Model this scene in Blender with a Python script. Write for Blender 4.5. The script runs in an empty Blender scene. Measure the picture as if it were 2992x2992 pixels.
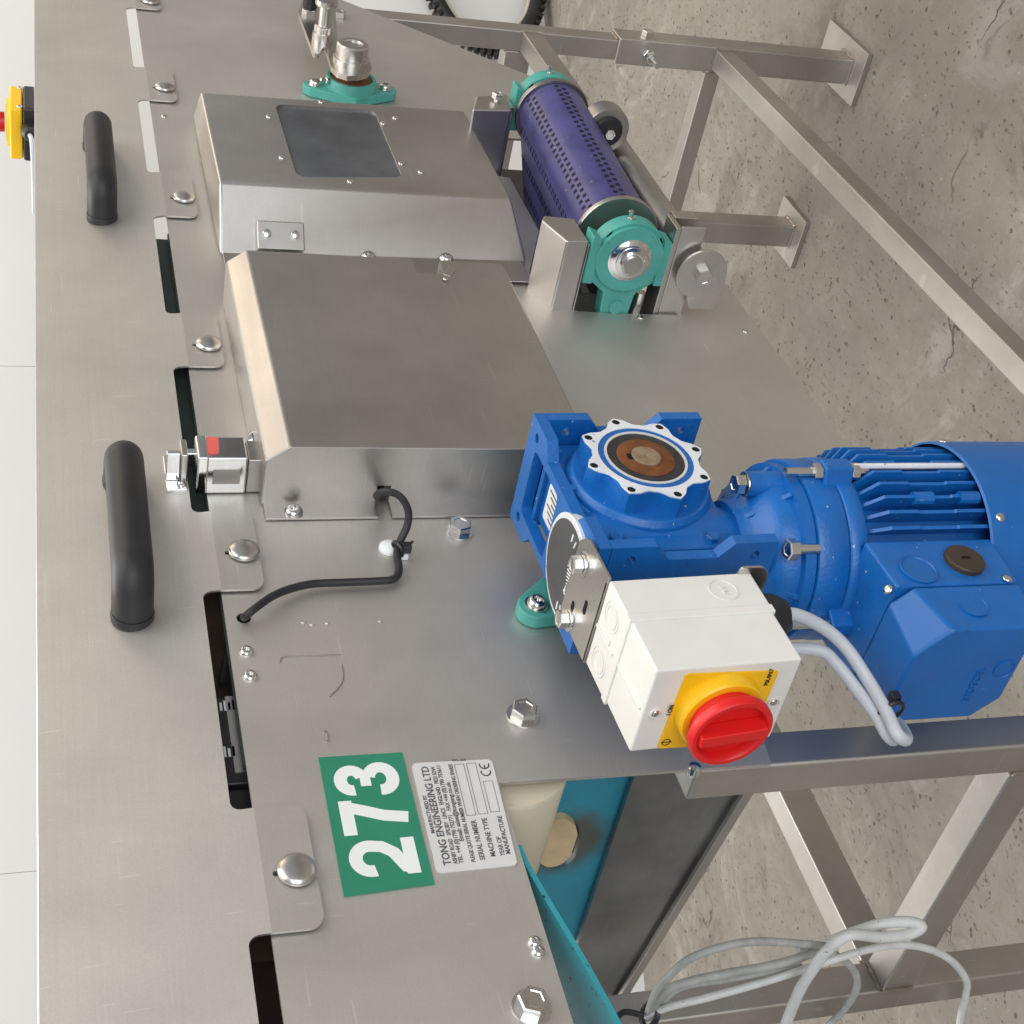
import bpy, bmesh, math, random
from mathutils import Vector, Matrix
from mathutils.geometry import tessellate_polygon
random.seed(7)
scene = bpy.context.scene
col = scene.collection
R = math.radians

# ------------------------------------------------------------------ camera
CAM = Vector((0.0, -0.8, 1.395))
YAW, PITCH, ROLL, FPX = R(50.5718), R(18.0154), R(0.842), 4154.2
_f = Vector((math.sin(YAW)*math.cos(PITCH), math.cos(YAW)*math.cos(PITCH), -math.sin(PITCH)))
_r0 = Vector((math.cos(YAW), -math.sin(YAW), 0)); _d0 = _f.cross(_r0)
_r = math.cos(ROLL)*_r0 + math.sin(ROLL)*_d0
_d = -math.sin(ROLL)*_r0 + math.cos(ROLL)*_d0
cam_data = bpy.data.cameras.new('camera'); cam_data.sensor_width = 36
cam_data.lens = 36*FPX/2992; cam_data.clip_end = 200; cam_data.clip_start = .02
cam = bpy.data.objects.new('camera', cam_data); col.objects.link(cam)
# the photograph was taken with the phone on its side: picture right = down
cam.matrix_world = Matrix(((_d.x, _r.x, -_f.x, CAM.x), (_d.y, _r.y, -_f.y, CAM.y), (_d.z, _r.z, -_f.z, CAM.z), (0, 0, 0, 1)))
scene.camera = cam

# ------------------------------------------------------------------ world and lamps (indoor: no sky, no sun)
world = bpy.data.worlds.new('World'); scene.world = world; world.use_nodes = True
bgn = world.node_tree.nodes['Background']
bgn.inputs[0].default_value = (.92, .95, 1.0, 1); bgn.inputs[1].default_value = .40
def area(name, loc, target, size, energy, color):
    l = bpy.data.lights.new(name, 'AREA'); l.shape = 'RECTANGLE'; l.size, l.size_y = size
    l.energy = energy; l.color = color
    o = bpy.data.objects.new(name, l); col.objects.link(o); o.location = loc
    o.rotation_euler = (Vector(target)-Vector(loc)).to_track_quat('-Z', 'Y').to_euler()
    return o
area('roof_light', (1.4, -2.0, 4.6), (1.2, 0, .6), (3.6, 4.0), 135, (1.0, .96, .90))
area('door_light', (-2.6, -3.2, 1.7), (1.0, 0, .9), (4.0, 3.0), 130, (.92, .96, 1.0))
area('side_light', (4.8, -1.6, 3.2), (1.2, 0, .9), (2.6, 2.0), 30, (1.0, .80, .55))
area('far_roof_light', (2.6, 1.6, 4.6), (3.0, 1.6, .6), (3.0, 2.4), 175, (1.0, .98, .95))
vs = scene.view_settings; vs.view_transform = 'Standard'; vs.look = 'None'; vs.gamma = 1; vs.exposure = 0.0
vs.use_curve_mapping = False
scene.render.engine = 'CYCLES'

# ------------------------------------------------------------------ layout: a point of the photograph on a plane of the machine
def ray(x, y): return (_r*((2992-y-1496)/FPX) + _d*((x-1496)/FPX) + _f)
def PY(x, y, Y=0.0): d = ray(x, y); return CAM + d*((Y-CAM.y)/d.y)
def PX(x, y, X): d = ray(x, y); return CAM + d*((X-CAM.x)/d.x)
def PZ(x, y, Z): d = ray(x, y); return CAM + d*((Z-CAM.z)/d.z)
def xz(pts, Y=0.0): return [(PY(x, y, Y).x, PY(x, y, Y).z) for x, y in pts]

# ------------------------------------------------------------------ materials
MATS = {}
def nodes(name):
    m = bpy.data.materials.new(name); m.use_nodes = True; MATS[name] = m
    nt = m.node_tree; b = nt.nodes['Principled BSDF']
    return m, nt, b
def tex(nt, kind, scale, **kw):
    n = nt.nodes.new('ShaderNodeTex'+kind)
    if 'Scale' in n.inputs: n.inputs['Scale'].default_value = scale
    for k, v in kw.items(): n.inputs[k].default_value = v
    return n
def mapped(nt, sc):
    c = nt.nodes.new('ShaderNodeTexCoord'); mp = nt.nodes.new('ShaderNodeMapping'); mp.inputs['Scale'].default_value = sc
    nt.links.new(c.outputs['Object'], mp.inputs['Vector']); return mp.outputs[0]
def ramp(nt, src, stops):
    r = nt.nodes.new('ShaderNodeValToRGB'); e = r.color_ramp.elements
    while len(e) < len(stops): e.new(.5)
    for el, (p, c) in zip(e, stops):
        el.position = p; el.color = (c, c, c, 1) if isinstance(c, (int, float)) else (*c, 1)
    nt.links.new(src, r.inputs[0]); return r.outputs[0]
def mix(nt, fac, a, b, mode='MIX'):
    n = nt.nodes.new('ShaderNodeMix'); n.data_type = 'RGBA'; n.blend_type = mode
    for sock, v in ((n.inputs[0], fac), (n.inputs[6], a), (n.inputs[7], b)):
        if isinstance(v, bpy.types.NodeSocket): nt.links.new(v, sock)
        elif isinstance(v, (int, float)): sock.default_value = v
        else: sock.default_value = (*v, 1)
    return n.outputs[2]
def math_(nt, op, a, b=0.0):
    n = nt.nodes.new('ShaderNodeMath'); n.operation = op
    for s, v in ((n.inputs[0], a), (n.inputs[1], b)):
        if isinstance(v, bpy.types.NodeSocket): nt.links.new(v, s)
        else: s.default_value = v
    return n.outputs[0]
def bump(nt, b, h, strength, dist):
    n = nt.nodes.new('ShaderNodeBump'); n.inputs['Strength'].default_value = strength; n.inputs['Distance'].default_value = dist
    nt.links.new(h, n.inputs['Height']); nt.links.new(n.outputs[0], b.inputs['Normal'])

def steel(name, c, rough, grain=(6, 60, 400), spread=.08, dirt=.12, bumps=.05):
    m, nt, b = nodes(name); b.inputs['Metallic'].default_value = 1
    L = nt.links
    big = tex(nt, 'Noise', 3.1, Detail=5.0, Roughness=.6); L.new(mapped(nt, (1, 1, 1)), big.inputs['Vector'])
    fine = tex(nt, 'Noise', 1.0, Detail=3.0, Roughness=.6); L.new(mapped(nt, grain), fine.inputs['Vector'])
    smear = tex(nt, 'Noise', 9.0, Detail=6.0, Roughness=.65, Distortion=.6); L.new(mapped(nt, (1, 1, .55)), smear.inputs['Vector'])
    cd = tuple(x*(1-dirt*1.6) for x in c); cl = tuple(min(1, x*(1+dirt*.5)) for x in c)
    base = mix(nt, ramp(nt, big.outputs[0], [(.32, 0.), (.68, 1.)]), cd, cl)
    base = mix(nt, math_(nt, 'MULTIPLY', ramp(nt, smear.outputs[0], [(.56, 0.), (.8, 1.)]), .35), base, tuple(x*.72 for x in c))
    gr = tex(nt, 'Noise', 700., Detail=2.0); L.new(mapped(nt, (1, 1, 1)), gr.inputs['Vector'])
    base = mix(nt, math_(nt, 'MULTIPLY', ramp(nt, gr.outputs[0], [(.35, 0.), (.65, 1.)]), .10), base, (.25, .24, .23), 'MIX')
    base = mix(nt, math_(nt, 'MULTIPLY', ramp(nt, fine.outputs[0], [(.3, 0.), (.7, 1.)]), .10), base, tuple(x*.6 for x in c))
    # fine handling scratches
    sw = tex(nt, 'Noise', 1.0, Detail=1.0, Distortion=.25); L.new(mapped(nt, (14, 14, 420)), sw.inputs['Vector'])
    sv = tex(nt, 'Noise', 1.0, Detail=1.0, Distortion=.25); L.new(mapped(nt, (330, 60, 26)), sv.inputs['Vector'])
    sc_ = math_(nt, 'MAXIMUM', ramp(nt, sw.outputs[0], [(.735, 0.), (.755, 1.)]), ramp(nt, sv.outputs[0], [(.755, 0.), (.775, 1.)]))
    base = mix(nt, math_(nt, 'MULTIPLY', sc_, .35), base, tuple(min(1, x*1.25) for x in c))
    L.new(base, b.inputs['Base Color'])
    r = math_(nt, 'ADD', math_(nt, 'MULTIPLY', ramp(nt, smear.outputs[0], [(.3, 0.), (.7, 1.)]), spread), rough-spread*.5)
    r = math_(nt, 'ADD', r, math_(nt, 'MULTIPLY', math_(nt, 'SUBTRACT', fine.outputs[0], .5), spread*.8))
    L.new(r, b.inputs['Roughness'])
    bump(nt, b, fine.outputs[0], bumps, .0006)
    return m
steel('panel_steel', (.735, .705, .665), .55, dirt=.09)
steel('hood_steel', (.735, .708, .665), .55, dirt=.09)
steel('cover_steel', (.62, .592, .565), .40, dirt=.16)
steel('tube_steel', (.60, .57, .53), .48, (40, 40, 6), .10, .2)
steel('bolt_steel', (.74, .73, .71), .22, (90, 90, 90), .12, .10)
steel('bracket_steel', (.66, .64, .61), .30, (8, 8, 120), .08, .1)
steel('cast_steel', (.52, .50, .47), .38, (30, 30, 30), .15, .3)
steel('weld_steel', (.62, .57, .50), .32, (200, 200, 200), .2, .3)
steel('dark_plate', (.40, .415, .43), .36, (6, 40, 300), .2, .5)
steel('chrome', (.80, .80, .80), .10, (60, 60, 60), .06, .05)

def paint(name, c, rough=.4, spec=.5, speck=0.0, speckc=(.8, .8, .8), var=.12, bumpy=.06, scale=30., coat=0.0, wear=0.0, wearc=(.75, .75, .75), chips=0):
    m, nt, b = nodes(name); L = nt.links
    n = tex(nt, 'Noise', scale, Detail=5.0, Roughness=.6); L.new(mapped(nt, (1, 1, 1)), n.inputs['Vector'])
    base = mix(nt, ramp(nt, n.outputs[0], [(.3, 0.), (.7, 1.)]), tuple(x*(1-var) for x in c), tuple(min(1, x*(1+var)) for x in c))
    if speck:
        v = tex(nt, 'Noise', 210., Detail=2.0); L.new(mapped(nt, (1, 1, 1)), v.inputs['Vector'])
        base = mix(nt, ramp(nt, v.outputs[0], [(.74-speck, 0.), (.76-speck, 1.)]), base, speckc)
    if chips:
        v = tex(nt, 'Noise', 34., Detail=7.0, Roughness=.75); L.new(mapped(nt, (1, 1, 1)), v.inputs['Vector'])
        base = mix(nt, math_(nt, 'MULTIPLY', ramp(nt, v.outputs[0], [(.50, 0.), (.75, 1.)]), .35), base, tuple(x*.72+.035 for x in c))
        w_ = tex(nt, 'Noise', 85., Detail=6.0, Roughness=.7); L.new(mapped(nt, (1, 1, 1)), w_.inputs['Vector'])
        base = mix(nt, ramp(nt, w_.outputs[0], [(.69, 0.), (.71, 1.)]), base, (.42, .47, .55))
        base = mix(nt, math_(nt, 'MULTIPLY', ramp(nt, w_.outputs[0], [(.26, 1.), (.36, 0.)]), .6), base, (.02, .025, .035))
    if wear:   # bare metal on worn edges
        g = nt.nodes.new('ShaderNodeNewGeometry')
        w = math_(nt, 'MULTIPLY', ramp(nt, g.outputs['Pointiness'], [(.53, 0.), (.60, 1.)]), ramp(nt, n.outputs[0], [(.5-wear, 0.), (.62-wear, 1.)]))
        base = mix(nt, w, base, wearc)
    L.new(base, b.inputs['Base Color'])
    rr = math_(nt, 'ADD', math_(nt, 'MULTIPLY', n.outputs[0], .16), rough-.08); L.new(rr, b.inputs['Roughness'])
    b.inputs['Specular IOR Level'].default_value = spec; b.inputs['Coat Weight'].default_value = coat
    f = tex(nt, 'Noise', 260., Detail=2.0); L.new(mapped(nt, (1, 1, 1)), f.inputs['Vector'])
    bump(nt, b, f.outputs[0], bumpy, .0008)
    return m
paint('blue_paint', (.006, .124, .43), .36, .5, speck=.005, speckc=(.35, .45, .6), var=.10, bumpy=.5, chips=1)
paint('blue_plain', (.006, .120, .41), .40, .5, var=.08, bumpy=.1, chips=1)
paint('worn_face', (.72, .74, .78), .42, .5, speck=.06, speckc=(.10, .25, .55), var=.1)
paint('teal_cast', (.075, .36, .31), .42, .5, var=.14, bumpy=.22, speck=.02, speckc=(.03, .10, .09))
paint('teal_band', (.03, .30, .36), .45, .5, var=.14, speck=.06, speckc=(.01, .03, .04), scale=12.)
paint('blue_teal_plate', (.03, .27, .38), .45, .5, var=.18, scale=9.)
paint('white_plastic', (.76, .75, .71), .42, .5, var=.03, bumpy=.03)
paint('yellow_plastic', (.90, .52, .008), .38, .5, var=.04, bumpy=.03)
paint('red_plastic', (.72, .012, .012), .40, .5, var=.05, bumpy=.04)
paint('black_rubber', (.022, .022, .024), .48, .4, var=.2, bumpy=.06)
paint('black_plastic', (.018, .018, .02), .38, .5, var=.2)
paint('black_ink', (.02, .02, .022), .5, .3, var=.05)
paint('disc_grey', (.075, .075, .078), .5, .4, var=.15, scale=60.)
paint('print_ink', (.10, .10, .11), .5, .3, var=.2)
paint('grey_cable', (.56, .58, .62), .42, .5, var=.05, bumpy=.02)
paint('white_cable', (.66, .66, .64), .45, .5, var=.10, bumpy=.02, speck=.015, speckc=(.25, .24, .22), scale=60.)
paint('dirty_cable', (.40, .40, .38), .5, .4, var=.2, scale=60.)
paint('purple_belt', (.058, .055, .185), .36, .5, var=.30, bumpy=.05, scale=22., speck=.02, speckc=(.3, .3, .38))
paint('belt_hole', (.012, .012, .03), .6, .2)
paint('green_sticker', (.025, .22, .13), .42, .5, var=.07, bumpy=.03, scale=14.)
paint('white_vinyl', (.78, .80, .80), .42, .5, var=.02)
paint('cream_plastic', (.62, .56, .43), .40, .5, var=.10, scale=10.)
paint('dark_sheet', (.078, .082, .082), .36, .5, var=.65, scale=11., speck=.03, speckc=(.03, .03, .03), bumpy=.1)
paint('dark_green_rubber', (.045, .062, .055), .5, .4, var=.3)
paint('brown_rubber', (.09, .06, .045), .6, .3, var=.3)
paint('seal_rubber', (.035, .035, .035), .55, .4, var=.4, scale=80.)
paint('rust', (.17, .062, .022), .65, .3, var=.3, scale=90.)
paint('dirty_brass', (.26, .19, .12), .55, .4, var=.3, scale=90.)
paint('brown_plug', (.055, .037, .025), .45, .4, var=.15)
paint('red_sticker', (.72, .13, .11), .5, .4, var=.05)
paint('plate_alu', (.62, .61, .60), .40, .5, var=.04, bumpy=.03)
paint('tan_plastic', (.66, .50, .30), .45, .5, var=.18, scale=25.)
paint('rim_cream', (.62, .56, .45), .5, .4)
paint('wall_white', (.80, .80, .77), .55, .3, var=.03, scale=1.6, bumpy=.02)
paint('dark_hole', (.01, .01, .011), .7, .2)
paint('dark_window', (.085, .090, .100), .22, .6, var=.35, scale=8., bumpy=.02)

def concrete():
    m, nt, b = nodes('concrete'); L = nt.links
    p = mapped(nt, (1, 1, 1))
    def nz(s, d=6., r=.6, dist=0.):
        n = tex(nt, 'Noise', s, Detail=d, Roughness=r, Distortion=dist); L.new(p, n.inputs['Vector']); return n.outputs[0]
    base = mix(nt, ramp(nt, nz(1.1), [(.3, 0.), (.7, 1.)]), (.215, .195, .168), (.335, .308, .272))
    base = mix(nt, ramp(nt, nz(5.5, 8, .7), [(.35, 0.), (.65, 1.)]), base, (.325, .297, .258), 'MIX')
    base = mix(nt, math_(nt, 'MULTIPLY', ramp(nt, nz(26, 6, .7), [(.4, 0.), (.75, 1.)]), .5), base, (.20, .165, .125))
    stain = ramp(nt, nz(2.3, 7, .68, .8), [(.57, 0.), (.68, 1.)])
    base = mix(nt, math_(nt, 'MULTIPLY', ramp(nt, nz(3.4, 8, .72, 1.2), [(.56, 0.), (.66, 1.)]), .65), base, (.44, .42, .385))
    base = mix(nt, math_(nt, 'MULTIPLY', stain, .75), base, (.135, .116, .096))
    base = mix(nt, math_(nt, 'MULTIPLY', ramp(nt, nz(.75, 5, .6, .6), [(.42, 0.), (.62, 1.)]), .45), base, (.175, .160, .140))
    # pits
    pv = tex(nt, 'Voronoi', 58.); pm = nt.nodes.new('ShaderNodeMix'); L.new(p, pv.inputs['Vector'])
    pits = math_(nt, 'MULTIPLY', ramp(nt, pv.outputs['Distance'], [(.10, 1.), (.24, 0.)]), ramp(nt, nz(16, 4, .6), [(.50, 0.), (.60, 1.)]))
    sm = tex(nt, 'Noise', 1.0, Detail=3.0, Roughness=.55); L.new(mapped(nt, (62, 105, 40)), sm.inputs['Vector'])
    pits2 = math_(nt, 'MULTIPLY', ramp(nt, sm.outputs[0], [(.635, 0.), (.70, 1.)]), ramp(nt, nz(4.2, 4), [(.40, .15), (.60, 1.)]))
    pit = math_(nt, 'MAXIMUM', pits, pits2)
    base = mix(nt, math_(nt, 'MULTIPLY', pit, .62), base, (.075, .058, .043))
    # hairline cracks
    wn = tex(nt, 'Noise', 6.0, Detail=5.0); L.new(p, wn.inputs['Vector'])
    va = nt.nodes.new('ShaderNodeVectorMath'); va.operation = 'MULTIPLY_ADD'
    L.new(wn.outputs['Color'], va.inputs[0]); va.inputs[1].default_value = (.35, .35, 0); L.new(p, va.inputs[2])
    cv = tex(nt, 'Voronoi', 2.3); cv.feature = 'DISTANCE_TO_EDGE'; L.new(va.outputs[0], cv.inputs['Vector'])
    crack = math_(nt, 'MULTIPLY', ramp(nt, cv.outputs['Distance'], [(.0, 1.), (.007, 0.)]), ramp(nt, nz(3.1, 3), [(.56, 0.), (.64, 1.)]))
    base = mix(nt, math_(nt, 'MULTIPLY', crack, .75), base, (.06, .045, .035))
    flecks = ramp(nt, nz(120, 2), [(.70, 0.), (.74, 1.)])
    base = mix(nt, math_(nt, 'MULTIPLY', flecks, .55), base, (.52, .48, .41))
    L.new(base, b.inputs['Base Color']); b.inputs['Roughness'].default_value = .72; b.inputs['Specular IOR Level'].default_value = .35
    h = math_(nt, 'SUBTRACT', math_(nt, 'MULTIPLY', nz(40, 8, .7), .6), math_(nt, 'ADD', pit, crack))
    bump(nt, b, h, .8, .005)
concrete()

def stain_liner(center):      # rust run round the slot in the liner plate
    m = MATS['blue_teal_plate']; nt = m.node_tree; L = nt.links; b = nt.nodes['Principled BSDF']
    old = b.inputs['Base Color'].links[0].from_socket
    c = nt.nodes.new('ShaderNodeTexCoord'); v = nt.nodes.new('ShaderNodeVectorMath'); v.operation = 'DISTANCE'
    L.new(c.outputs['Object'], v.inputs[0]); v.inputs[1].default_value = tuple(center)
    n = tex(nt, 'Noise', 60., Detail=4.0); L.new(c.outputs['Object'], n.inputs['Vector'])
    d = math_(nt, 'ADD', v.outputs['Value'], math_(nt, 'MULTIPLY', math_(nt, 'SUBTRACT', n.outputs[0], .5), .018))
    L.new(mix(nt, ramp(nt, d, [(.030, .85), (.052, 0.)]), old, (.10, .075, .03)), b.inputs['Base Color'])

# ------------------------------------------------------------------ mesh helpers
X_, Y_, Z_ = Vector((1, 0, 0)), Vector((0, 1, 0)), Vector((0, 0, 1))
def frame(n):
    n = Vector(n).normalized(); t = Z_ if abs(n.z) < .9 else X_
    a = t.cross(n).normalized(); return a, n.cross(a), n
class MB:
    def __init__(s): s.v = []; s.f = []
    def add(s, vs, fs):
        k = len(s.v); s.v += [Vector(v) for v in vs]; s.f += [tuple(i+k for i in f) for f in fs]; return s
    def box(s, lo, hi, rot=None, piv=None):
        x0, y0, z0 = lo; x1, y1, z1 = hi
        vs = [Vector(p) for p in ((x0, y0, z0), (x1, y0, z0), (x1, y1, z0), (x0, y1, z0), (x0, y0, z1), (x1, y0, z1), (x1, y1, z1), (x0, y1, z1))]
        if rot is not None:
            piv = Vector(piv) if piv is not None else (Vector(lo)+Vector(hi))/2
            vs = [rot @ (v-piv)+piv for v in vs]
        return s.add(vs, [(0, 3, 2, 1), (4, 5, 6, 7), (0, 1, 5, 4), (1, 2, 6, 5), (2, 3, 7, 6), (3, 0, 4, 7)])
    def hexa(s, a, b):      # two matching loops (any count) joined into a solid
        n = len(a); vs = list(a)+list(b)
        return s.add(vs, [tuple(range(n-1, -1, -1)), tuple(range(n, 2*n))]+[(i, (i+1) % n, n+(i+1) % n, n+i) for i in range(n)])
    def prism(s, loops, fn, d0, d1):
        """loops: outer, then holes, as 2D points; fn(p, d) -> 3D"""
        if not isinstance(loops[0][0], (tuple, list)): loops = [loops]
        flat = [p for l in loops for p in l]
        tri = tessellate_polygon([[Vector((p[0], p[1], 0)) for p in l] for l in loops])
        n = len(flat); vs = [fn(p, d0) for p in flat]+[fn(p, d1) for p in flat]
        fs = [tuple(t) for t in tri]+[tuple(i+n for i in reversed(t)) for t in tri]
        k = 0
        for l in loops:
            m = len(l); fs += [(k+i, k+(i+1) % m, n+k+(i+1) % m, n+k+i) for i in range(m)]; k += m
        return s.add(vs, fs)
    def plateXZ(s, loops, y0, y1): return s.prism(loops, lambda p, d: Vector((p[0], d, p[1])), y0, y1)
    def plateYZ(s, loops, x0, x1): return s.prism(loops, lambda p, d: Vector((d, p[0], p[1])), x0, x1)
    def plateXY(s, loops, z0, z1): return s.prism(loops, lambda p, d: Vector((p[0], p[1], d)), z0, z1)
    def lathe(s, prof, o, n, seg=32, close=True, a0=0.):
        a, b, n = frame(n); o = Vector(o); k = len(s.v); vs = []; fs = []
        for r, h in prof:
            for i in range(seg):
                t = a0+2*math.pi*i/seg; vs.append(o+n*h+(a*math.cos(t)+b*math.sin(t))*r)
        m = len(prof)
        for j in range(m-1):
            for i in range(seg): fs.append((j*seg+i, j*seg+(i+1) % seg, (j+1)*seg+(i+1) % seg, (j+1)*seg+i))
        if close: fs += [tuple(range(seg-1, -1, -1)), tuple((m-1)*seg+i for i in range(seg))]
        return s.add(vs, fs)
    def tube(s, pts, r, seg=10, closed=False, caps=True):
        pts = [Vector(p) for p in pts]; n = len(pts); vs = []; fs = []
        T = []
        for i in range(n):
            a = pts[(i-1) % n] if (closed or i) else pts[i]; b = pts[(i+1) % n] if (closed or i < n-1) else pts[i]
            T.append((b-a).normalized())
        u = frame(T[0])[0]
        for i in range(n):
            u = (u-T[i]*u.dot(T[i])).normalized(); w = T[i].cross(u)
            rr = r[i] if isinstance(r, (list, tuple)) else r
            vs += [pts[i]+(u*math.cos(2*math.pi*j/seg)+w*math.sin(2*math.pi*j/seg))*rr for j in range(seg)]
        for i in range(n if closed else n-1):
            k = (i+1) % n
            fs += [(i*seg+j, i*seg+(j+1) % seg, k*seg+(j+1) % seg, k*seg+j) for j in range(seg)]
        if caps and not closed: fs += [tuple(range(seg-1, -1, -1)), tuple((n-1)*seg+j for j in range(seg))]
        return s.add(vs, fs)
    def mesh(s, name, ang=35):
        me = bpy.data.meshes.new(name); me.from_pydata([tuple(v) for v in s.v], [], s.f); me.update()
        bm = bmesh.new(); bm.from_mesh(me); bmesh.ops.recalc_face_normals(bm, faces=bm.faces); bm.to_mesh(me); bm.free()
        me.polygons.foreach_set('use_smooth', [True]*len(me.polygons))
        me.set_sharp_from_angle(angle=R(ang)); return me
    def build(s, name, mat, parent=None, bevel=0., seg=2, ang=35, sub=0):
        me = s.mesh(name, ang)
        o = put(name, me, mat, parent)
        if bevel:
            for e in me.edges: e.use_edge_sharp = False
            m = o.modifiers.new('bevel', 'BEVEL'); m.width = bevel; m.segments = seg; m.limit_method = 'ANGLE'; m.angle_limit = R(32)
            m.harden_normals = True; m.use_clamp_overlap = True
        return o
def put(name, me, mat, parent=None, M=None):
    if not me.materials: me.materials.append(MATS[mat])
    o = bpy.data.objects.new(name, me); col.objects.link(o)
    if M is not None: o.matrix_basis = M
    if parent is not None:
        o.parent = parent
        if parent.type == 'EMPTY': o.matrix_parent_inverse = Matrix.Translation(-Vector(parent.location))
        else: o.matrix_parent_inverse = parent.matrix_basis.inverted()
    return o
def tag(o, label=None, cat=None, group=None, kind=None):
    if label: o['label'] = label
    if cat: o['category'] = cat
    if group: o['group'] = group
    if kind: o['kind'] = kind
    return o
def thing(name, loc, label, cat, group=None):
    o = bpy.data.objects.new(name, None); o.empty_display_size = .05; o.location = loc; col.objects.link(o)
    return tag(o, label, cat, group)
def place(o, n):     # matrix: local +z along n at o
    a, b, n = frame(n); o = Vector(o)
    return Matrix(((a.x, b.x, n.x, o.x), (a.y, b.y, n.y, o.y), (a.z, b.z, n.z, o.z), (0, 0, 0, 1)))
def fillet(pts, r, n=5):
    out = []; N = len(pts)
    for i in range(N):
        p = Vector((*pts[i], 0)); a = Vector((*pts[i-1], 0)); b = Vector((*pts[(i+1) % N], 0))
        rr = r[i] if isinstance(r, (list, tuple)) else r
        da, db = (a-p), (b-p); la, lb = da.length, db.length
        if rr <= 0 or la < 1e-6 or lb < 1e-6: out.append(tuple(pts[i])); continue
        da /= la; db /= lb; c = max(-1, min(1, da.dot(db))); th = math.acos(c)
        if th > 3.05: out.append(tuple(pts[i])); continue
        t = min(rr/math.tan(th/2), la*.48, lb*.48); rr2 = t*math.tan(th/2)
        ctr = p+(da+db).normalized()*(rr2/math.sin(th/2))
        p0 = p+da*t; p1 = p+db*t; v0 = p0-ctr; v1 = p1-ctr
        a0 = math.atan2(v0.y, v0.x); a1 = math.atan2(v1.y, v1.x); d = (a1-a0+math.pi) % (2*math.pi)-math.pi
        out += [(ctr.x+rr2*math.cos(a0+d*k/n), ctr.y+rr2*math.sin(a0+d*k/n)) for k in range(n+1)]
    return out
def circ(cx, cy, r, n=20, a0=0.): return [(cx+r*math.cos(a0+2*math.pi*i/n), cy+r*math.sin(a0+2*math.pi*i/n)) for i in range(n)]
def spline(pts, k=8):
    P = [Vector(p) for p in pts]; P = [P[0]*2-P[1]]+P+[P[-1]*2-P[-2]]; out = []
    for i in range(1, len(P)-2):
        for j in range(k):
            t = j/k; a, b, c, d = P[i-1], P[i], P[i+1], P[i+2]
            out.append(.5*((2*b)+(c-a)*t+(2*a-5*b+4*c-d)*t*t+(3*b-a-3*c+d)*t**3))
    return out+[P[-2]]

# shared small hardware, local +z pointing out of the surface
def m_hex(af, h):
    r = af/2/math.cos(R(30)); b = MB()
    b.lathe([(r, 0), (r, h*.86), (r*.9, h), (r*.62, h*1.0), (r*.55, h*.93)], (0, 0, 0), Z_, 6, True)
    return b.mesh('hex_head', 20)
def m_washer(ro, h): return MB().lathe([(ro*.98, 0), (ro, h*.3), (ro*.98, h)], (0, 0, 0), Z_, 28).mesh('washer')
def m_dome(r, h, flat=.0): 
    prof = [(r, 0), (r, h*.18)]+[(r*math.cos(R(a))*1.0, h*.18+h*.82*math.sin(R(a))) for a in (20, 40, 60, 78)]
    return MB().lathe(prof, (0, 0, 0), Z_, 24).mesh('dome_head', 60)
def m_button(r, h):
    prof = [(r, 0), (r*.99, h*.3), (r*.86, h*.72), (r*.62, h), (r*.40, h), (r*.38, h*.45)]
    return MB().lathe(prof, (0, 0, 0), Z_, 22).mesh('button_head', 40)
HEX = m_hex(.019, .009); HEXS = m_hex(.013, .007); WASH = m_washer(.0135, .0018); WASHS = m_washer(.0105, .0014)
DOME = m_dome(.0135, .0055); RIVET = m_dome(.0042, .0022); RIVETS = m_dome(.003, .0016); BUTTON = m_button(.0085, .0055); BUTTONS = m_button(.0058, .0036)
SOCKET = MB().lathe([(.0032, -.004), (.0032, .0)], (0, 0, 0), Z_, 6).mesh('socket', 20)
NIP = MB().lathe([(.0042, 0), (.0042, .004), (.0022, .005), (.0022, .008), (.0032, .010), (.0028, .0125), (.001, .0135)], (0, 0, 0), Z_, 10).mesh('grease_nipple')
def bolt(parent, p, n, name='bolt', me=HEX, wme=WASH, spin=0., mat='bolt_steel', wh=.0018):
    M = place(p, n)@Matrix.Rotation(spin, 4, 'Z')
    w = put('washer', wme, mat, parent, M) if wme else None
    b = put(name, me, mat, parent, M@Matrix.Translation((0, 0, wh if wme else 0)))
    return b
def stud(parent, p, n, me, name, mat='bolt_steel'): return put(name, me, mat, parent, place(p, n)@Matrix.Rotation(random.random()*6, 4, 'Z'))

def text(name, s, size, o, xd, yd, mat, parent, extrude=.0002, bold=0., align='LEFT', sx=1., shear=0.):
    c = bpy.data.curves.new(name, 'FONT'); c.body = s; c.size = size; c.extrude = extrude/2; c.offset = bold; c.align_x = align; c.resolution_u = 4
    t = bpy.data.objects.new(name, c); col.objects.link(t)
    bpy.context.view_layer.update()
    me = bpy.data.meshes.new_from_object(t.evaluated_get(bpy.context.evaluated_depsgraph_get()))
    bpy.data.objects.remove(t); me.name = name
    me.materials.clear()
    x = Vector(xd).normalized(); y = Vector(yd); y = (y-x*y.dot(x)).normalized(); n = x.cross(y); o = Vector(o)
    me.transform(Matrix(((x.x*sx, y.x, n.x, o.x), (x.y*sx, y.y, n.y, o.y), (x.z*sx, y.z, n.z, o.z), (0, 0, 0, 1))))
    return put(name, me, mat, parent)

def tubebar(name, a, b, w, h, mat, parent, up=Z_, bevel=.0025):
    """square tube from a to b; a, b are the centres of its ends"""
    a, b = Vector(a), Vector(b); t = (b-a).normalized(); s = t.cross(up).normalized(); u = s.cross(t)
    la = [a+s*x*w/2+u*y*h/2 for x, y in ((-1, -1), (1, -1), (1, 1), (-1, 1))]; lb = [p+(b-a) for p in la]
    return MB().hexa(la, lb).build(name, mat, parent, bevel, 3)

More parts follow.
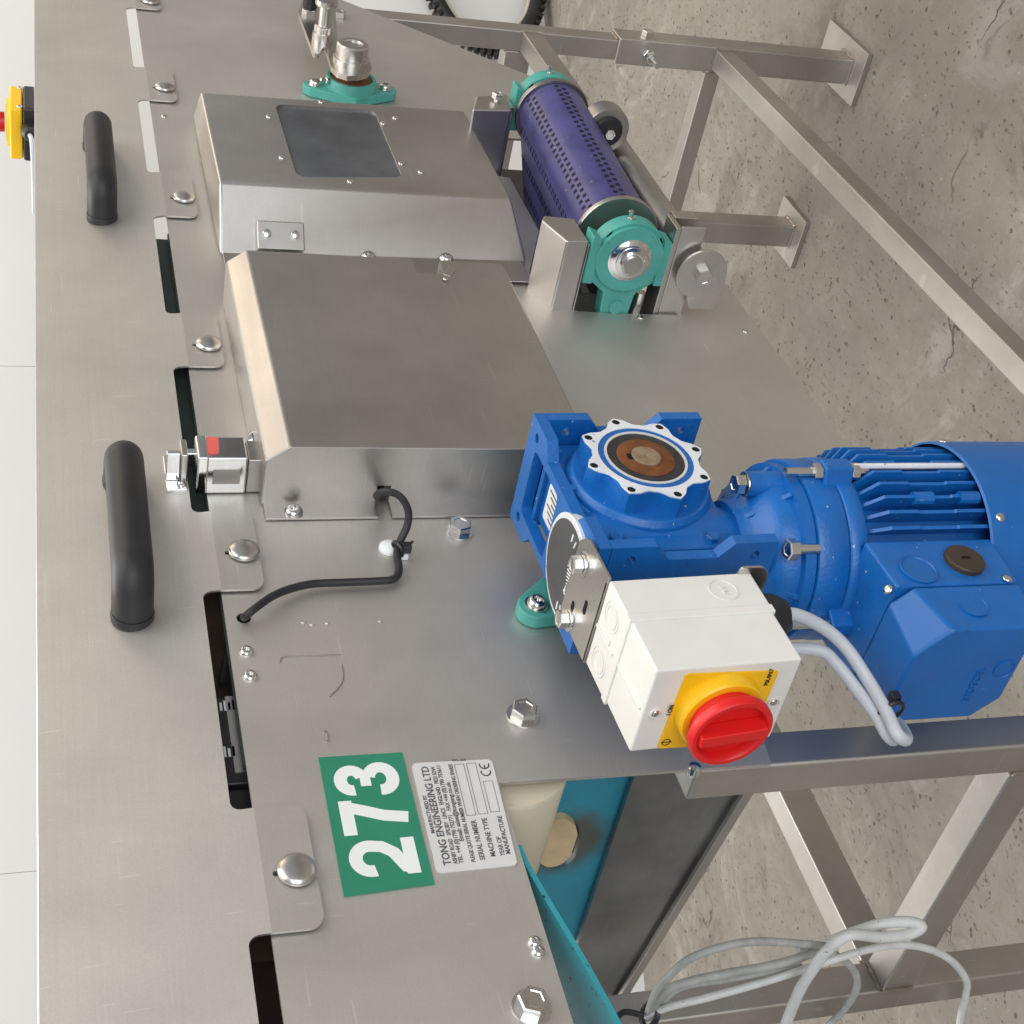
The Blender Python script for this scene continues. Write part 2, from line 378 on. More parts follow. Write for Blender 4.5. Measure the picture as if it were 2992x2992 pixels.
# ------------------------------------------------------------------ the setting: floor and wall
fl = MB().add([(-9, -9, 0), (11, -9, 0), (11, 11, 0), (-9, 11, 0)], [(0, 1, 2, 3)]).build('floor', 'concrete'); tag(fl, kind='structure')
W0, W1 = PZ(1590, 45, 0), PZ(1885, 2885, 0)
wd = (W1-W0).normalized(); wn = Vector((-wd.y, wd.x, 0));  wn = wn if wn.dot(CAM-W0) > 0 else -wn
wall = MB()
def wpt(s, h, d): p = W0+wd*s+wn*d; return Vector((p.x, p.y, h))
wall.hexa([wpt(-6, -.2, -.12), wpt(7, -.2, -.12), wpt(7, 3.6, -.12), wpt(-6, 3.6, -.12)], [wpt(-6, -.2, -.03), wpt(7, -.2, -.03), wpt(7, 3.6, -.03), wpt(-6, 3.6, -.03)])
wl = wall.build('wall', 'wall_white'); tag(wl, kind='structure')
def hit(x, y):   # along the wall
    d = ray(x, y); t = (W0-CAM).dot(wn)/d.dot(wn); return (CAM+d*t-W0).dot(wd)
s1, s2 = hit(50, 1070), hit(50, 2550)
seams = sorted([s for s in (s1, s2)])
xs = [-6.0, seams[0]-3.6, seams[0]-2.4, seams[0]-1.2]+seams+[seams[1]+1.1, seams[1]+2.2, seams[1]+3.3]
xs = sorted(set(xs))
for a, b in zip(xs[:-1], xs[1:]):
    m = MB(); m.hexa([wpt(a+.0003, .0, -.029), wpt(b-.0003, .0, -.029), wpt(b-.0003, 3.6, -.029), wpt(a+.0003, 3.6, -.029)],
                     [wpt(a+.0003, .0, 0), wpt(b-.0003, .0, 0), wpt(b-.0003, 3.6, 0), wpt(a+.0003, 3.6, 0)])
    m.build('wall_panel', 'wall_white', wl, .0012)
# treaded tyre standing at the wall
TR = .18
tcen = W0-wd*.076+wn*.05; tcen.z = TR+.012
tyre = thing('ribbed_hose', (tcen.x, tcen.y, 0), 'black ribbed rubber hose loop standing on the floor against the white wall', 'hose')
SX = .25/TR
def ring(r, off=0.): return [tcen+wd*(r*SX*math.cos(t))+Z_*(r*math.sin(t))+wn*off for t in [2*math.pi*i/72 for i in range(72)]]
MB().tube(ring(TR-.020), .020, 12, True).build('hose_wall', 'black_rubber', tyre)
MB().tube(ring(TR-.042), .005, 8, True).build('inner_edge', 'rim_cream', tyre)
m = MB()
for i in range(56):
    t = 2*math.pi*i/56; e = wd*math.cos(t)+Z_*math.sin(t); q = wd*-math.sin(t)+Z_*math.cos(t)
    for sgn, ph in ((-1, 0), (1, .5)):
        tt = t+ph*2*math.pi/56; c = tcen+(wd*math.cos(tt)*SX+Z_*math.sin(tt))*(TR+.001)+wn*sgn*.010
        la = [c+q*x*.006+wn*y*.009-e*.012 for x, y in ((-1, -1), (1, -1), (1, 1), (-1, 1))]
        m.hexa(la, [p+e*.016 for p in la])
tag(m.build('ribs', 'black_rubber', tyre), kind='stuff')

# ------------------------------------------------------------------ the machine: side panel, stand, inner rollers
PT = 1.262        # top of side panel
mach = thing('processing_machine', (1.3, .15, 0), 'stainless steel machine with flat side panel on a square tube stand', 'machine')
outer = [(.30, PT), (.30, 1.0795), (.6545, 1.0788), (.653, .852), (.72, .842), (.85, .80), (.95, .72), (1.03, .5775), (1.2813, .587), (1.511, .5935),
         (1.95, .598), (2.0361, .6806), (2.2868, .932), (2.62, PT)]
cut = [(1.3346, .684), (1.3354, .767), (1.3375, .810), (1.365, .839), (1.389, .8547), (1.428, .8442), (1.53, .8045), (1.674, .8055), (1.69, .858), (1.80, .862), (1.80, .672)]
cable_hole = PY(712, 1806)
holes = [cut, circ(cable_hole.x, cable_hole.z, .006, 14)]
panel = MB().plateXZ([outer]+holes, 0, .003).build('side_panel', 'panel_steel', mach)
for px in ((1340, 1553), (1527, 2093), (1552, 2945)): bolt(panel, PY(*px, 0), -Y_, spin=random.random())
for px in ((720, 1905), (731, 1977)): stud(panel, PY(*px), -Y_, BUTTON if 0 else BUTTONS, 'screw')
for px in ((1562, 2755), (1572, 2783)): put('rivet', m_dome(.0050, .0042), 'chrome', panel, place(PY(*px), -Y_))
for px in ((1872, 928), (2178, 968), (451, 205), (480, 340)): stud(panel, PY(*px), -Y_, RIVET, 'rivet')
PINS = [(.5882, 1.2397), (.9189, 1.239), (1.2405, 1.2394), (1.5566, 1.2395), (1.8706, 1.2402), (2.1846, 1.2402)]
for x, z in PINS:
    put('mushroom_pin', DOME, 'bracket_steel', panel, place((x, -.0062, z), -Y_))
    MB().lathe([(.006, .0), (.006, .0066)], (x, 0.0005, z), -Y_, 14).build('pin_shank', 'bolt_steel', panel)
# faint punched outlines and scratches left on the panel
def scratch(pts, w=.0009, Y=-.0004, mat='cast_steel'):
    P = [PY(x, y, Y) for x, y in pts]; return MB().tube(spline(P, 4) if len(P) > 2 else P, [w*.4]+[w*.5]*(len(spline(P, 4))-2 if len(P) > 2 else 0)+[w*.3], 5).build('scratch_mark', mat, panel)
scratch([(818, 1937), (826, 1920), (870, 1918), (1000, 1912)])
scratch([(962, 2036), (985, 2014), (1003, 1985), (1000, 1940)])
scratch([(945, 2140), (955, 2138), (958, 2165), (944, 2163)], .0016, mat='tube_steel')
for x, y in ((880, 1818), (905, 1824), (950, 1820), (1105, 1815)): scratch([(x, y), (x+7, y+3), (x+13, y-2)], .0011, mat='panel_steel')

def leg(loX, loY, s, z0, z1, name='leg'):
    return MB().box((loX, loY, z0), (loX+s, loY+s, z1)).build(name, 'tube_steel', mach, .003, 3)
l3 = leg(.6545, .0042, .0355, 0.008, .915)
MB().box((.61, -.03, 0), (.735, .08, .008)).build('foot_plate', 'tube_steel', l3, .001)
MB().lathe([(.0001, -.006), (.005, -.004), (.0062, 0), (.005, .0045), (.0001, .006)], (.655, .003, .918), -Y_, 12).build('weld_bead', 'chrome', l3)
LY4 = PX(2577, 2898, .6548).y
ZB = PX(2577, 2898, .6548).z
l4 = leg(.6548, LY4, .0355, .008, 1.06)
MB().box((.61, LY4-.035, 0), (.735, LY4+.075, .008)).build('foot_plate', 'tube_steel', l4, .001)
l1 = leg(2.2415, .006, .0355, .30, 1.02)
slv = MB().box((2.236, .0, .010), (2.282, .046, .462)).build('leg_sleeve', 'tube_steel', l1, .003, 3)
MB().box((2.196, -.028, 0), (2.36, .07, .010)).build('foot_plate', 'tube_steel', l1, .001)
cb = PY(1835, 148, -.002); bolt(l1, (2.259, -.0005, .405), -Y_, 'clamp_bolt', wme=None)
MB().tube([(2.235, .023, .405), (2.185, .023, .405)], .0055, 10).build('clamp_stud', 'bolt_steel', l1)
put('nut', HEX, 'bolt_steel', l1, place((2.2355, .023, .405), -X_))
put('nut', HEX, 'bolt_steel', l1, place((2.221, .023, .405), -X_)@Matrix.Rotation(.4, 4, 'Z'))
l2 = leg(2.241, .337, .0445, .010, 1.00)
MB().box((2.21, .31, 0), (2.32, .41, .010)).build('foot_plate', 'tube_steel', l2, .001)
# rails
tubebar('long_rail', (2.2360, .022, .2640), (.690, .022, .202), .035, .034, 'tube_steel', mach)
tubebar('cross_rail', (2.2556, .046, .2740), (2.2556, .337, .2740), .034, .030, 'tube_steel', mach)
tubebar('panel_rail', (2.2410, .0235, .617), (1.04, .0235, .598), .034, .034, 'tube_steel', mach)
tubebar('cross_rail', (2.2590, .0415, .634), (2.2590, .337, .634), .034, .046, 'tube_steel', mach)
tubebar('cross_rail', (.6728, .0400, ZB-.018), (.6728, LY4, ZB-.018), .035, .036, 'tube_steel', mach)
tubebar('long_rail', (.6905, LY4+.018, ZB-.016), (2.241, .352, ZB-.006), .034, .040, 'tube_steel', mach)
tubebar('cross_rail', (.6728, .040, .20), (.6728, LY4, .20), .036, .036, 'tube_steel', mach)

# what shows under the cut-out at the near end: drum, liner plate, dark scraper sheet and a curved lip
def PXl(pts, X): return [PX(x, y, X) for x, y in pts]
Xb = .752
bl = [PX(1560, 2230, Xb), PX(1660, 2255, Xb), PX(1857, 2230, Xb), PX(1690, 2768, Xb), PX(1520, 2700, Xb)]
slot = [PX(x, y, Xb) for x, y in ((1612, 2400), (1648, 2392), (1690, 2412), (1697, 2450), (1680, 2505), (1650, 2535), (1612, 2540), (1590, 2520))]
liner = MB().plateYZ([[(p.y, p.z) for p in bl], fillet([(p.y, p.z) for p in slot], .008, 6)], Xb, Xb+.006).build('liner_plate', 'blue_teal_plate', mach)
MB().plateYZ(fillet([(p.y, p.z) for p in [PX(x, y, Xb+.05) for x, y in ((1560, 2350), (1740, 2350), (1740, 2600), (1560, 2600))]], .004, 3), Xb+.05, Xb+.056).build('slot_shade_plate', 'dark_sheet', mach)  # dark plate added behind the slot, stands for the shade in its gap
Xd = Xb-.012
ds = [PX(x, y, Xd) for x, y in ((1856, 2262), (2040, 2235), (2190, 2275), (2178, 2318), (1790, 2960), (1686, 2764))]
MB().plateYZ([(p.y, p.z) for p in ds], Xd, Xd+.005).build('scraper_sheet', 'dark_plate', mach)
e0, e1 = PX(2200, 2290, Xd-.006), PX(1783, 2968, Xd-.006)
tubebar('edge_strip', e0, e1, .005, .010, 'tube_steel', mach, bevel=.0008)
pb = [PX(x, y, Xb+.001) for x, y in ((1858, 2200), (1875, 2250), (1862, 2268), (1850, 2262))]
# cream plastic drum with its axis across the machine
drum = MB().lathe([(.020, .0), (.050, .0), (.052, .003), (.052, .115), (.0505, .117), (.046, .1175), (.046, .30)], (.690, .012, 1.064), Y_, 48).build('drum', 'cream_plastic', mach)
stain_liner(PX(1648, 2462, Xb))
sb_ = [PX(x, y, Xb-.008) for x, y in ((1590, 2396), (1655, 2394), (1682, 2412), (1688, 2440), (1668, 2500), (1640, 2528), (1600, 2536), (1575, 2520))]
MB().plateYZ(fillet([(p.y, p.z) for p in sb_], .010, 6), Xb-.008, Xb+.03).build('shaft_block', 'tan_plastic', mach, .003, 3)
# curved lip (belt guard) under the panel edge
lip = [(.600, 1.0785), (.5814, 1.0765), (.5484, 1.0693), (.5056, 1.0594), (.4759, 1.0535), (.44, 1.0475), (.39, 1.043), (.33, 1.041)]
ls = spline([(x, 0, z) for x, z in lip], 4)
m = MB()
a = [Vector((p.x, .0045, p.z)) for p in ls]; up = []
for i, p in enumerate(ls):
    t = (ls[min(i+1, len(ls)-1)]-ls[max(i-1, 0)]).normalized(); n = Vector((-t.z, 0, t.x)); n = n if n.z > 0 else -n
    up.append(n)
sec = [[p-up[i]*.004+Y_*.0, p-up[i]*.004+Y_*.33, p+Y_*.33, p+Y_*.0] for i, p in enumerate(a)]
vs = [q for s4 in sec for q in s4]; fs = []
for i in range(len(sec)-1):
    for j in range(4): fs.append((4*i+j, 4*i+(j+1) % 4, 4*i+4+(j+1) % 4, 4*i+4+j))
fs += [(0, 1, 2, 3), tuple(4*(len(sec)-1)+j for j in (3, 2, 1, 0))]
m.add(vs, fs).build('curved_guard', 'teal_band', mach)
# idler under the guard at the picture edge
MB().lathe([(.018, -.002), (.034, -.002), (.036, .002), (.036, .24)], (.415, .012, 1.083), Y_, 36).build('idler_roller', 'cream_plastic', mach)
# inside, seen through the slots
MB().box((.20, .075, 1.10), (.985, .079, 1.40)).build('inner_belt', 'brown_rubber', mach)
MB().box((.986, .022, 1.10), (1.505, .026, 1.40)).build('inner_belt', 'dark_green_rubber', mach)
MB().box((.56, .05, 1.13), (.98, .054, 1.30)).build('inner_flap', 'brown_rubber', mach)
MB().box((.70, .012, 1.235), (1.50, .016, 1.262)).build('inner_strip', 'dark_green_rubber', mach)
MB().box((1.96, .25, .6), (2.1, .26, 1.1)).build('end_plate', 'tube_steel', mach)
drv = thing('control_box', (.73, .03, 1.22), 'small black box with pale printed marks seen through the slot below the hood', 'box')
b0, b1 = PY(700, 2300, .022).x, PY(700, 2045, .022).x
MB().box((b0, .018, 1.215), (b1, .046, 1.289)).build('casing', 'black_plastic', drv, .002)
MB().box((b0-.022, .022, 1.215), (b0-.001, .042, 1.283)).build('plug', 'black_plastic', drv, .002)
MB().box((b0+.01, .0172, 1.215), (b1, .0178, 1.268)).build('rail_strip', 'bracket_steel', drv)
for y, w in ((2062, .010), (2197, .010)):
    c = PY(662, y, .0178)
    for k in range(4): MB().box((c.x-w/2, .0172, c.z-.006+k*.0032), (c.x+w/2-.002*(k % 2), .0179, c.z-.006+k*.0032+.0018)).build('printed_mark', 'white_vinyl', drv)
wire = MB().tube(spline([PY(x, y, .03) for x, y in ((650, 2000), (665, 1925), (685, 1890), (700, 1875))], 6), .0035, 8).build('wire', 'black_rubber'); tag(wire, 'thin black wire curving inside the slot below the hood', 'wire')

# ------------------------------------------------------------------ hood with handles
hood = thing('hood', (1.3, .02, PT), 'long stainless steel hood with two black handles hooked over the side panel', 'hood')
LEAN = .017/(1.4055-PT)
def hy(z): return -.0045+(z-PT)*LEAN
gaps = [(.10, .5425), (.6457, .8729), (.9748, 1.2023), (1.3012, 1.5127), (1.6228, 1.8314), (1.9374, 2.1577)]
loop = [(2.75, PT), (2.75, 1.4055), (.10, 1.4055)]; rad = [0, 0, 0]
for a, b in gaps:
    loop += [(a, PT), (a, 1.2775), (b, 1.2775), (b, PT)] if a > .2 else [(a, 1.2775), (b, 1.2775), (b, PT)]
    rad += [0, .011, .011, 0] if a > .2 else [0, .011, 0]
lp = fillet(loop, rad, 6)
MB().prism([lp], lambda p, d: Vector((p[0], hy(p[1])+d, p[1])), 0, .002).build('hood_sheet', 'hood_steel', hood)
MB().tube([(.10, hy(1.4055)+.0035, 1.4028), (2.75, hy(1.4055)+.0035, 1.4028)], .0036, 12).build('folded_edge', 'bracket_steel', hood)
MB().box((.10, hy(1.4055)+.0035, 1.4035), (2.75, .31, 1.4060)).build('hood_top', 'hood_steel', hood)
tabs = [(.5425, .6457), (.8729, .9748), (1.2023, 1.3012), (1.5127, 1.6228), (1.8314, 1.9374), (2.1577, 2.27)]
for (a, b), (px, pz) in zip(tabs, PINS):
    zb = 1.2265; w = .0022
    pts = [(a, PT), (a, zb), (px-w-.006, zb), (px-w, zb+.007), (px-w, pz+.016), (px+w, pz+.016), (px+w, zb+.007), (px+w+.006, zb), (b, zb), (b, PT)]
    lp = fillet(pts, [0, .011, .002, .0, .001, .001, .0, .002, .011, 0], 6)
    MB().plateXZ([lp], -.0045, -.0023).build('tab', 'hood_steel', hood)
def handle(x0, x1):
    z = 1.3335; r = .0165; yb = hy(z); yo = -.036
    p = [(x0-.004, yb+.001, z), (x0-.002, yb-.012, z)]
    for k in range(7):
        t = R(90*k/6); p.append((x0+.020*(1-math.cos(t)), yo+.020-.020*math.sin(t), z))
    for k in range(7):
        t = R(90*k/6); p.append((x1-.020+.020*math.sin(t), yo+.020*(1-math.cos(t)), z))
    p += [(x1+.002, yb-.012, z), (x1+.004, yb+.001, z)]
    h = MB().tube(p, r, 20).build('handle', 'black_rubber', hood, ang=60)
    for x in (x0-.004, x1+.004): MB().lathe([(r*1.03, -.0005), (r*1.04, .006), (r*1.0, .007)], (x, yb, z), -Y_, 24).build('handle_foot', 'black_rubber', h)
    return h
handle(.857, 1.022); handle(1.518, 1.690)

# weld beads where the tubes of the stand meet
def weld(parent, a, b, r=.0030):
    a, b = Vector(a), Vector(b); n = max(4, int((b-a).length/.004)); pts = [a.lerp(b, k/n)+Vector((random.uniform(-1, 1), random.uniform(-1, 1), random.uniform(-1, 1)))*.0004 for k in range(n+1)]
    MB().tube(pts, [r*random.uniform(.75, 1.15) for _ in pts], 7).build('weld_bead', 'weld_steel', parent)
weld(l1, (2.2355, .004, .282), (2.2355, .004, .247)); weld(l1, (2.2355, .005, .2815), (2.2355, .040, .2815)); weld(l1, (2.238, .0465, .290), (2.238, .0465, .258)); weld(l1, (2.240, .0465, .2895), (2.272, .0465, .2895))
weld(l1, (2.2352, -.0005, .0112), (2.2352, .046, .0112)); weld(l1, (2.236, -.0012, .0112), (2.282, -.0012, .0112)); weld(l1, (2.2415, .005, .4635), (2.277, .005, .4635), .002)
weld(l2, (2.2402, .337, .0112), (2.2402, .3815, .0112)); weld(l2, (2.241, .3362, .0112), (2.2855, .3362, .0112)); weld(l2, (2.2425, .3365, .290), (2.2725, .3365, .290))
weld(l3, (.6555, .0400, ZB), (.690, .0400, ZB)); weld(l3, (.6552, .0402, ZB), (.6552, .0402, ZB-.036))
weld(l4, (.6556, LY4-.0008, ZB+.0005), (.690, LY4-.0008, ZB+.0005)); weld(l4, (.6550, LY4-.0006, ZB), (.6550, LY4-.0006, ZB-.036)); weld(l4, (.6912, LY4+.002, ZB+.004), (.6912, LY4+.034, ZB+.004))
weld(l1, (2.2410, .006, .634), (2.2410, .006, .600)); weld(l1, (2.244, .0418, .657), (2.274, .0418, .657))

# ------------------------------------------------------------------ guard covers on the panel
cov = thing('window_cover', (1.6, 0, .86), 'tapered stainless guard cover with dark riveted window beside the purple belt', 'guard cover')
def bool_cut(o, cutter):
    m = o.modifiers.new('cut', 'BOOLEAN'); m.operation = 'DIFFERENCE'; m.object = cutter; m.solver = 'EXACT'
    bpy.context.view_layer.update()
    me = bpy.data.meshes.new_from_object(o.evaluated_get(bpy.context.evaluated_depsgraph_get()))
    o.modifiers.clear(); old = o.data; o.data = me; me.name = old.name
    bpy.data.objects.remove(cutter)
    me.polygons.foreach_set('use_smooth', [True]*len(me.polygons)); me.set_sharp_from_angle(angle=R(14))
H = -.060
fr = [Vector((1.4935, H, 1.2080)), Vector((1.4935, H, .8625)), Vector((1.742, H, .8625)), Vector((1.738, H, 1.2080))]
bs = [Vector((1.428, -.0035, 1.2105)), Vector((1.440, -.0035, .845)), Vector((1.79, -.0035, .848)), Vector((1.79, -.0035, 1.2105))]
shell = MB().hexa(bs, fr).build('cover_shell', 'cover_steel', cov, .0035, 3)
wpx = [(803, 304), (1095, 322), (1178, 518), (868, 518)]
wl2 = fillet(xz(wpx, H), .013, 6)
cutter = MB().plateXZ([wl2], H-.01, H+.0045).build('cutter', 'dark_hole')
bool_cut(shell, cutter)
MB().plateXZ([fillet(xz(wpx, H), .013, 6)], H+.0025, H+.0040).build('window', 'dark_window', cov)
for px in ((786, 341), (824, 461), (939, 298), (1120, 361), (1155, 345), (1173, 478), (1230, 503), (1024, 531)):
    stud(cov, PY(*px, H), -Y_, RIVET, 'rivet')
MB().box((1.392, -.0050, .852), (1.442, -.0036, 1.207)).build('flange', 'cover_steel', cov, .0006)
for px in ((1077, 752), (1304, 757)):
    stud(cov, PY(*px, -.008), -Y_, BUTTON, 'screw')
# small latch on the sloping side of the cover
la0 = PY(822, 745, -.014)
lat = [Vector((1.442, -.012, PY(756, 742, -.015).z)), Vector((1.442, -.012, PY(893, 742, -.015).z))]
b = MB(); zz1, zz0 = lat[0].z, lat[1].z
for z_ in (0,):
    b.hexa([Vector((1.440, -.004, zz0)), Vector((1.459, -.026, zz0)), Vector((1.447, -.039, zz0)), Vector((1.423, -.016, zz0))],
           [Vector((1.440, -.004, zz1)), Vector((1.459, -.026, zz1)), Vector((1.447, -.039, zz1)), Vector((1.423, -.016, zz1))])
lt = b.build('latch', 'cast_steel', cov, .0015)
for k in (.2, .8):
    zc = zz0+(zz1-zz0)*k
    MB().lathe([(.005, 0), (.005, .003), (.003, .004)], (1.4355, -.0285, zc), Vector((-.70, -.71, 0)), 14).build('screw', 'bolt_steel', lt)
MB().tube([(1.4225, -.0085, zz0+.004), (1.4225, -.0085, zz1-.004)], .005, 10).build('hinge_pin', 'chrome', lt)

dor = thing('door_cover', (1.15, 0, .92), 'plain stainless door cover with chamfered top edge between interlock switch and window cover', 'guard cover')
prof = [(-.0008, 1.2165), (-.0508, 1.2165), (-.0655, 1.1965), (-.0620, .9150), (-.0008, .9020)]
ds = MB().plateYZ([prof], .9862, 1.330).build('door_shell', 'cover_steel', dor, .0022, 3)
nz1, nz0 = PY(1092, 1470, 0).z, PY(1132, 1470, 0).z
cut = MB().box((.970, -.022, nz0), (1.000, .01, nz1)).build('cutter', 'dark_hole'); bool_cut(ds, cut)
# latch notch on the far edge
n1 = PY(1210, 790, -.06); n0 = PY(1292, 790, -.06)
cut = MB().box((1.300, -.09, n0.z), (1.34, -.045, n1.z)).build('cutter', 'dark_hole'); bool_cut(ds, cut)
MB().box((.9650, -.0032, nz1), (.9866, -.0008, 1.2150)).build('flange', 'cover_steel', dor, .0005)
MB().box((.9650, -.0032, .930), (.9866, -.0008, nz0)).build('flange', 'cover_steel', dor, .0005)
stud(dor, PY(857, 1497, -.003), -Y_, BUTTONS if 0 else BUTTON, 'screw')
lc = PY(1240, 800, -.056)
MB().tube([lc+Z_*.010+Y_*.012, lc-Z_*.008+Y_*.012], .0075, 14).build('latch_roller', 'bracket_steel', dor)
MB().box((lc.x-.016, -.064, lc.z-.030), (lc.x+.006, -.052, lc.z-.022), Matrix.Rotation(.5, 3, 'Y')).build('latch_tongue', 'bracket_steel', dor, .001)
for px in ((1302, 815),): stud(dor, PY(*px, -.065), -Y_, RIVETS, 'rivet')

# ------------------------------------------------------------------ safety interlock
isw = thing('interlock_switch', (1.0, 0, 1.21), 'chromed interlock switch with red sticker beside the door cover', 'switch')
X0 = PY(650, 1445, 0).x; Yf = PX(650, 1339, X0).y; X1 = PY(650, 1275, Yf).x
z1, z0 = PX(588, 1390, X0).z, PX(768, 1390, X0).z
MB().box((X0, Yf, z0+.014), (X1, -.0006, z1)).build('switch_body', 'chrome', isw, .0022, 3)
MB().box((X0+.001, Yf+.003, z0), (X1-.001, -.0006, z0+.0138)).build('switch_base', 'cast_steel', isw, .002)
MB().box((X0-.001, Yf-.0012, z1-.006), (X1+.001, -.0006, z1+.004)).build('switch_cap', 'chrome', isw, .002)
s = [PY(x, y, Yf-.0006) for x, y in ((604, 1276), (638, 1278), (640, 1325), (608, 1327))]
MB().plateXZ(fillet([(p.x, p.z) for p in s], .002, 3), Yf-.0008, Yf-.0001).build('red_sticker', 'red_sticker', isw)
MB().lathe([(.013, 0), (.013, .010), (.009, .013)], (X1+.012, Yf+.018, z0-.004), Z_, 20).build('cable_gland', 'chrome', isw)
MB().lathe([(.009, 0), (.009, .022)], (X1+.012, Yf+.018, z0-.024), Z_, 16).build('gland_nut', 'bracket_steel', isw)
MB().box((X0-.0005, Yf+.012, z0+.02), (X0-.0001+.0008, -.012, z1-.010)).build('side_recess', 'cast_steel', isw, .0004)
key = thing('interlock_key', (1.0, .0, 1.29), 'small chromed key bracket on the hood above the interlock switch', 'bracket')
kx0 = PY(520, 1440, hy(1.3)).x; kz1, kz0 = PY(485, 1400, -.01).z, PY(548, 1400, -.01).z; kh = hy(1.3)
MB().box((kx0, kh-.004, kz0), (kx0+.050, kh-.0005, kz1)).build('key_plate', 'chrome', key, .0012)
MB().box((kx0+.010, kh-.034, kz0), (kx0+.034, kh-.0042, kz0+.006)).build('key_block', 'bracket_steel', key, .0012)
MB().box((kx0+.012, kh-.034, kz0+.0062), (kx0+.018, kh-.0042, kz1)).build('key_wall', 'chrome', key, .0012)
MB().box((kx0+.018, kh-.030, kz0-.014), (kx0+.026, kh-.014, kz0+.001)).build('key_tongue', 'chrome', key, .0015)
stud(key, (kx0+.007, kh-.004, (kz0+kz1)/2-.004), -Y_, RIVET, 'screw')

# black sensor cable from the door cover to the panel hole
zn = (nz0+nz1)/2
c = [Vector((1.004, -.012, zn)), Vector((.992, -.012, zn)), Vector((.975, -.016, zn+.003)), PY(1100, 1448, -.034), PY(1128, 1436, -.045), PY(1168, 1450, -.045), PY(1192, 1490, -.035), PY(1190, 1535, -.022), PY(1168, 1585, -.010), PY(1160, 1620, -.008),
     PY(1166, 1665, -.006), PY(1150, 1692, -.006), PY(1100, 1698, -.006), PY(1000, 1702, -.006), PY(900, 1708, -.007), PY(810, 1735, -.010), PY(745, 1778, -.014), PY(716, 1803, -.006), PY(710, 1808, .012)]
sc = MB().tube(spline(c, 6), .0034, 10).build('sensor_cable', 'black_rubber'); tag(sc, 'thin black cable curling from the door cover to a hole in the side panel', 'cable')
clip = thing('cable_clip', PY(1155, 1605, 0), 'white cable clip with black tie holding the thin black cable on the panel', 'clip')
p = PY(1150, 1605, 0)
MB().lathe([(.0095, 0), (.0095, .003), (.007, .0055), (.003, .007)], (p.x, -.0003, p.z+.004), -Y_, 18).build('clip_base', 'white_vinyl', clip)
MB().box((p.x-.016, -.006, p.z-.010), (p.x+.002, -.0004, p.z-.002)).build('clip_foot', 'white_vinyl', clip, .001)
q = PY(1162, 1604, -.009)
MB().tube([q+Vector((.0075*math.cos(t), .0055*math.sin(t), .0028*math.cos(t))) for t in [2*math.pi*k/14 for k in range(14)]], .0016, 6, True).build('tie', 'black_plastic', clip)
q2 = PY(1188, 1600, -.010)
MB().box(q2-Vector((.004, .004, .004)), q2+Vector((.004, .004, .004))).build('tie_head', 'black_plastic', clip, .001)
MB().tube([q2, q2+Vector((.004, -.004, -.006))], .0013, 6).build('tie_tail', 'black_plastic', clip)

# ------------------------------------------------------------------ labels
lab = thing('number_label', PY(1100, 2410, 0), 'green sticker with large white number 273 on the side panel', 'label')
L4 = [PY(x, y, 0) for x, y in ((1005, 2622), (930, 2215), (1175, 2200), (1270, 2585))]    # top left, top right, bottom right, bottom left
MB().plateXZ([[(p.x, p.z) for p in L4]], -.0008, -.0001).build('sticker', 'green_sticker', lab)
xd = (L4[1]-L4[0]).normalized(); yd = Z_
lw = (L4[1]-L4[0]).length; lh = L4[0].z-L4[3].z
def stroke(path, w):
    P = [Vector((x, y, 0)) for x, y in path]; l, r = [], []
    for i, p in enumerate(P):
        t = (P[min(i+1, len(P)-1)]-P[max(i-1, 0)]).normalized(); n = Vector((-t.y, t.x, 0))*w/2
        l.append((p.x+n.x, p.y+n.y)); r.append((p.x-n.x, p.y-n.y))
    return l+r[::-1]
def arc(cx, cy, rx, ry, a0, a1, n=18): return [(cx+rx*math.cos(R(a0+(a1-a0)*k/n)), cy+ry*math.sin(R(a0+(a1-a0)*k/n))) for k in range(n+1)]
DW, DH, SW = lw*.250, lh*.76, lw*.078
h = SW/2
two = arc(DW/2, DH-h-DW*.33, DW/2-h, DW*.33, 195, -12)
GLY = {'2': [two+[(DW-h*1.25, DH*.50), (DW*.62, DH*.335), (h*1.15, SW*.9), (h*1.0, SW*.5)], [(0, h), (DW, h)]],
       '7': [[(0, DH-h), (DW, DH-h)], [(DW-h*1.1, DH-SW*.4), (DW*.66, DH*.62), (DW*.50, DH*.36), (DW*.40, 0)]],
       '3': [arc(DW/2, DH*.735, DW*.46-h, DH*.265-h, 190, -75), arc(DW/2, DH*.285, DW/2-h, DH*.285-h, 78, -190), [(DW*.30, DH*.525), (DW*.62, DH*.525)]]}
for ch, fx in (('2', .085), ('7', .380), ('3', .655)):
    o = L4[3]+xd*(lw*fx)+Z_*(lh*.115)
    m = MB()
    for k, pth in enumerate(GLY[ch]):
        m.prism([stroke(pth, SW if k < 2 else SW*.8)], lambda p, d: Vector((o.x+xd.x*p[0], d, o.z+xd.z*p[0]+p[1])), -.0010-.00012*k, -.0009)
    m.build('digit', 'white_vinyl', lab)
pl = thing('maker_plate', PY(1350, 2390, 0), 'silver makers plate with black lettering below the green number sticker', 'plate')
Q = [PY(x, y, 0) for x, y in ((1277, 2554), (1201, 2233), (1436, 2221), (1512, 2530))]
MB().plateXZ([fillet([(p.x, p.z) for p in Q], .004, 4)], -.0012, -.0001).build('plate', 'plate_alu', pl)
px_ = (Q[1]-Q[0]).normalized(); pw = (Q[1]-Q[0]).length; ph = Q[0].z-Q[3].z
def pt(fx, fy):     # fractions of the plate, from its top left
    a = Q[0].lerp(Q[1], fx); b = Q[3].lerp(Q[2], fx); r = a.lerp(b, fy); r.y = -.0013; return r
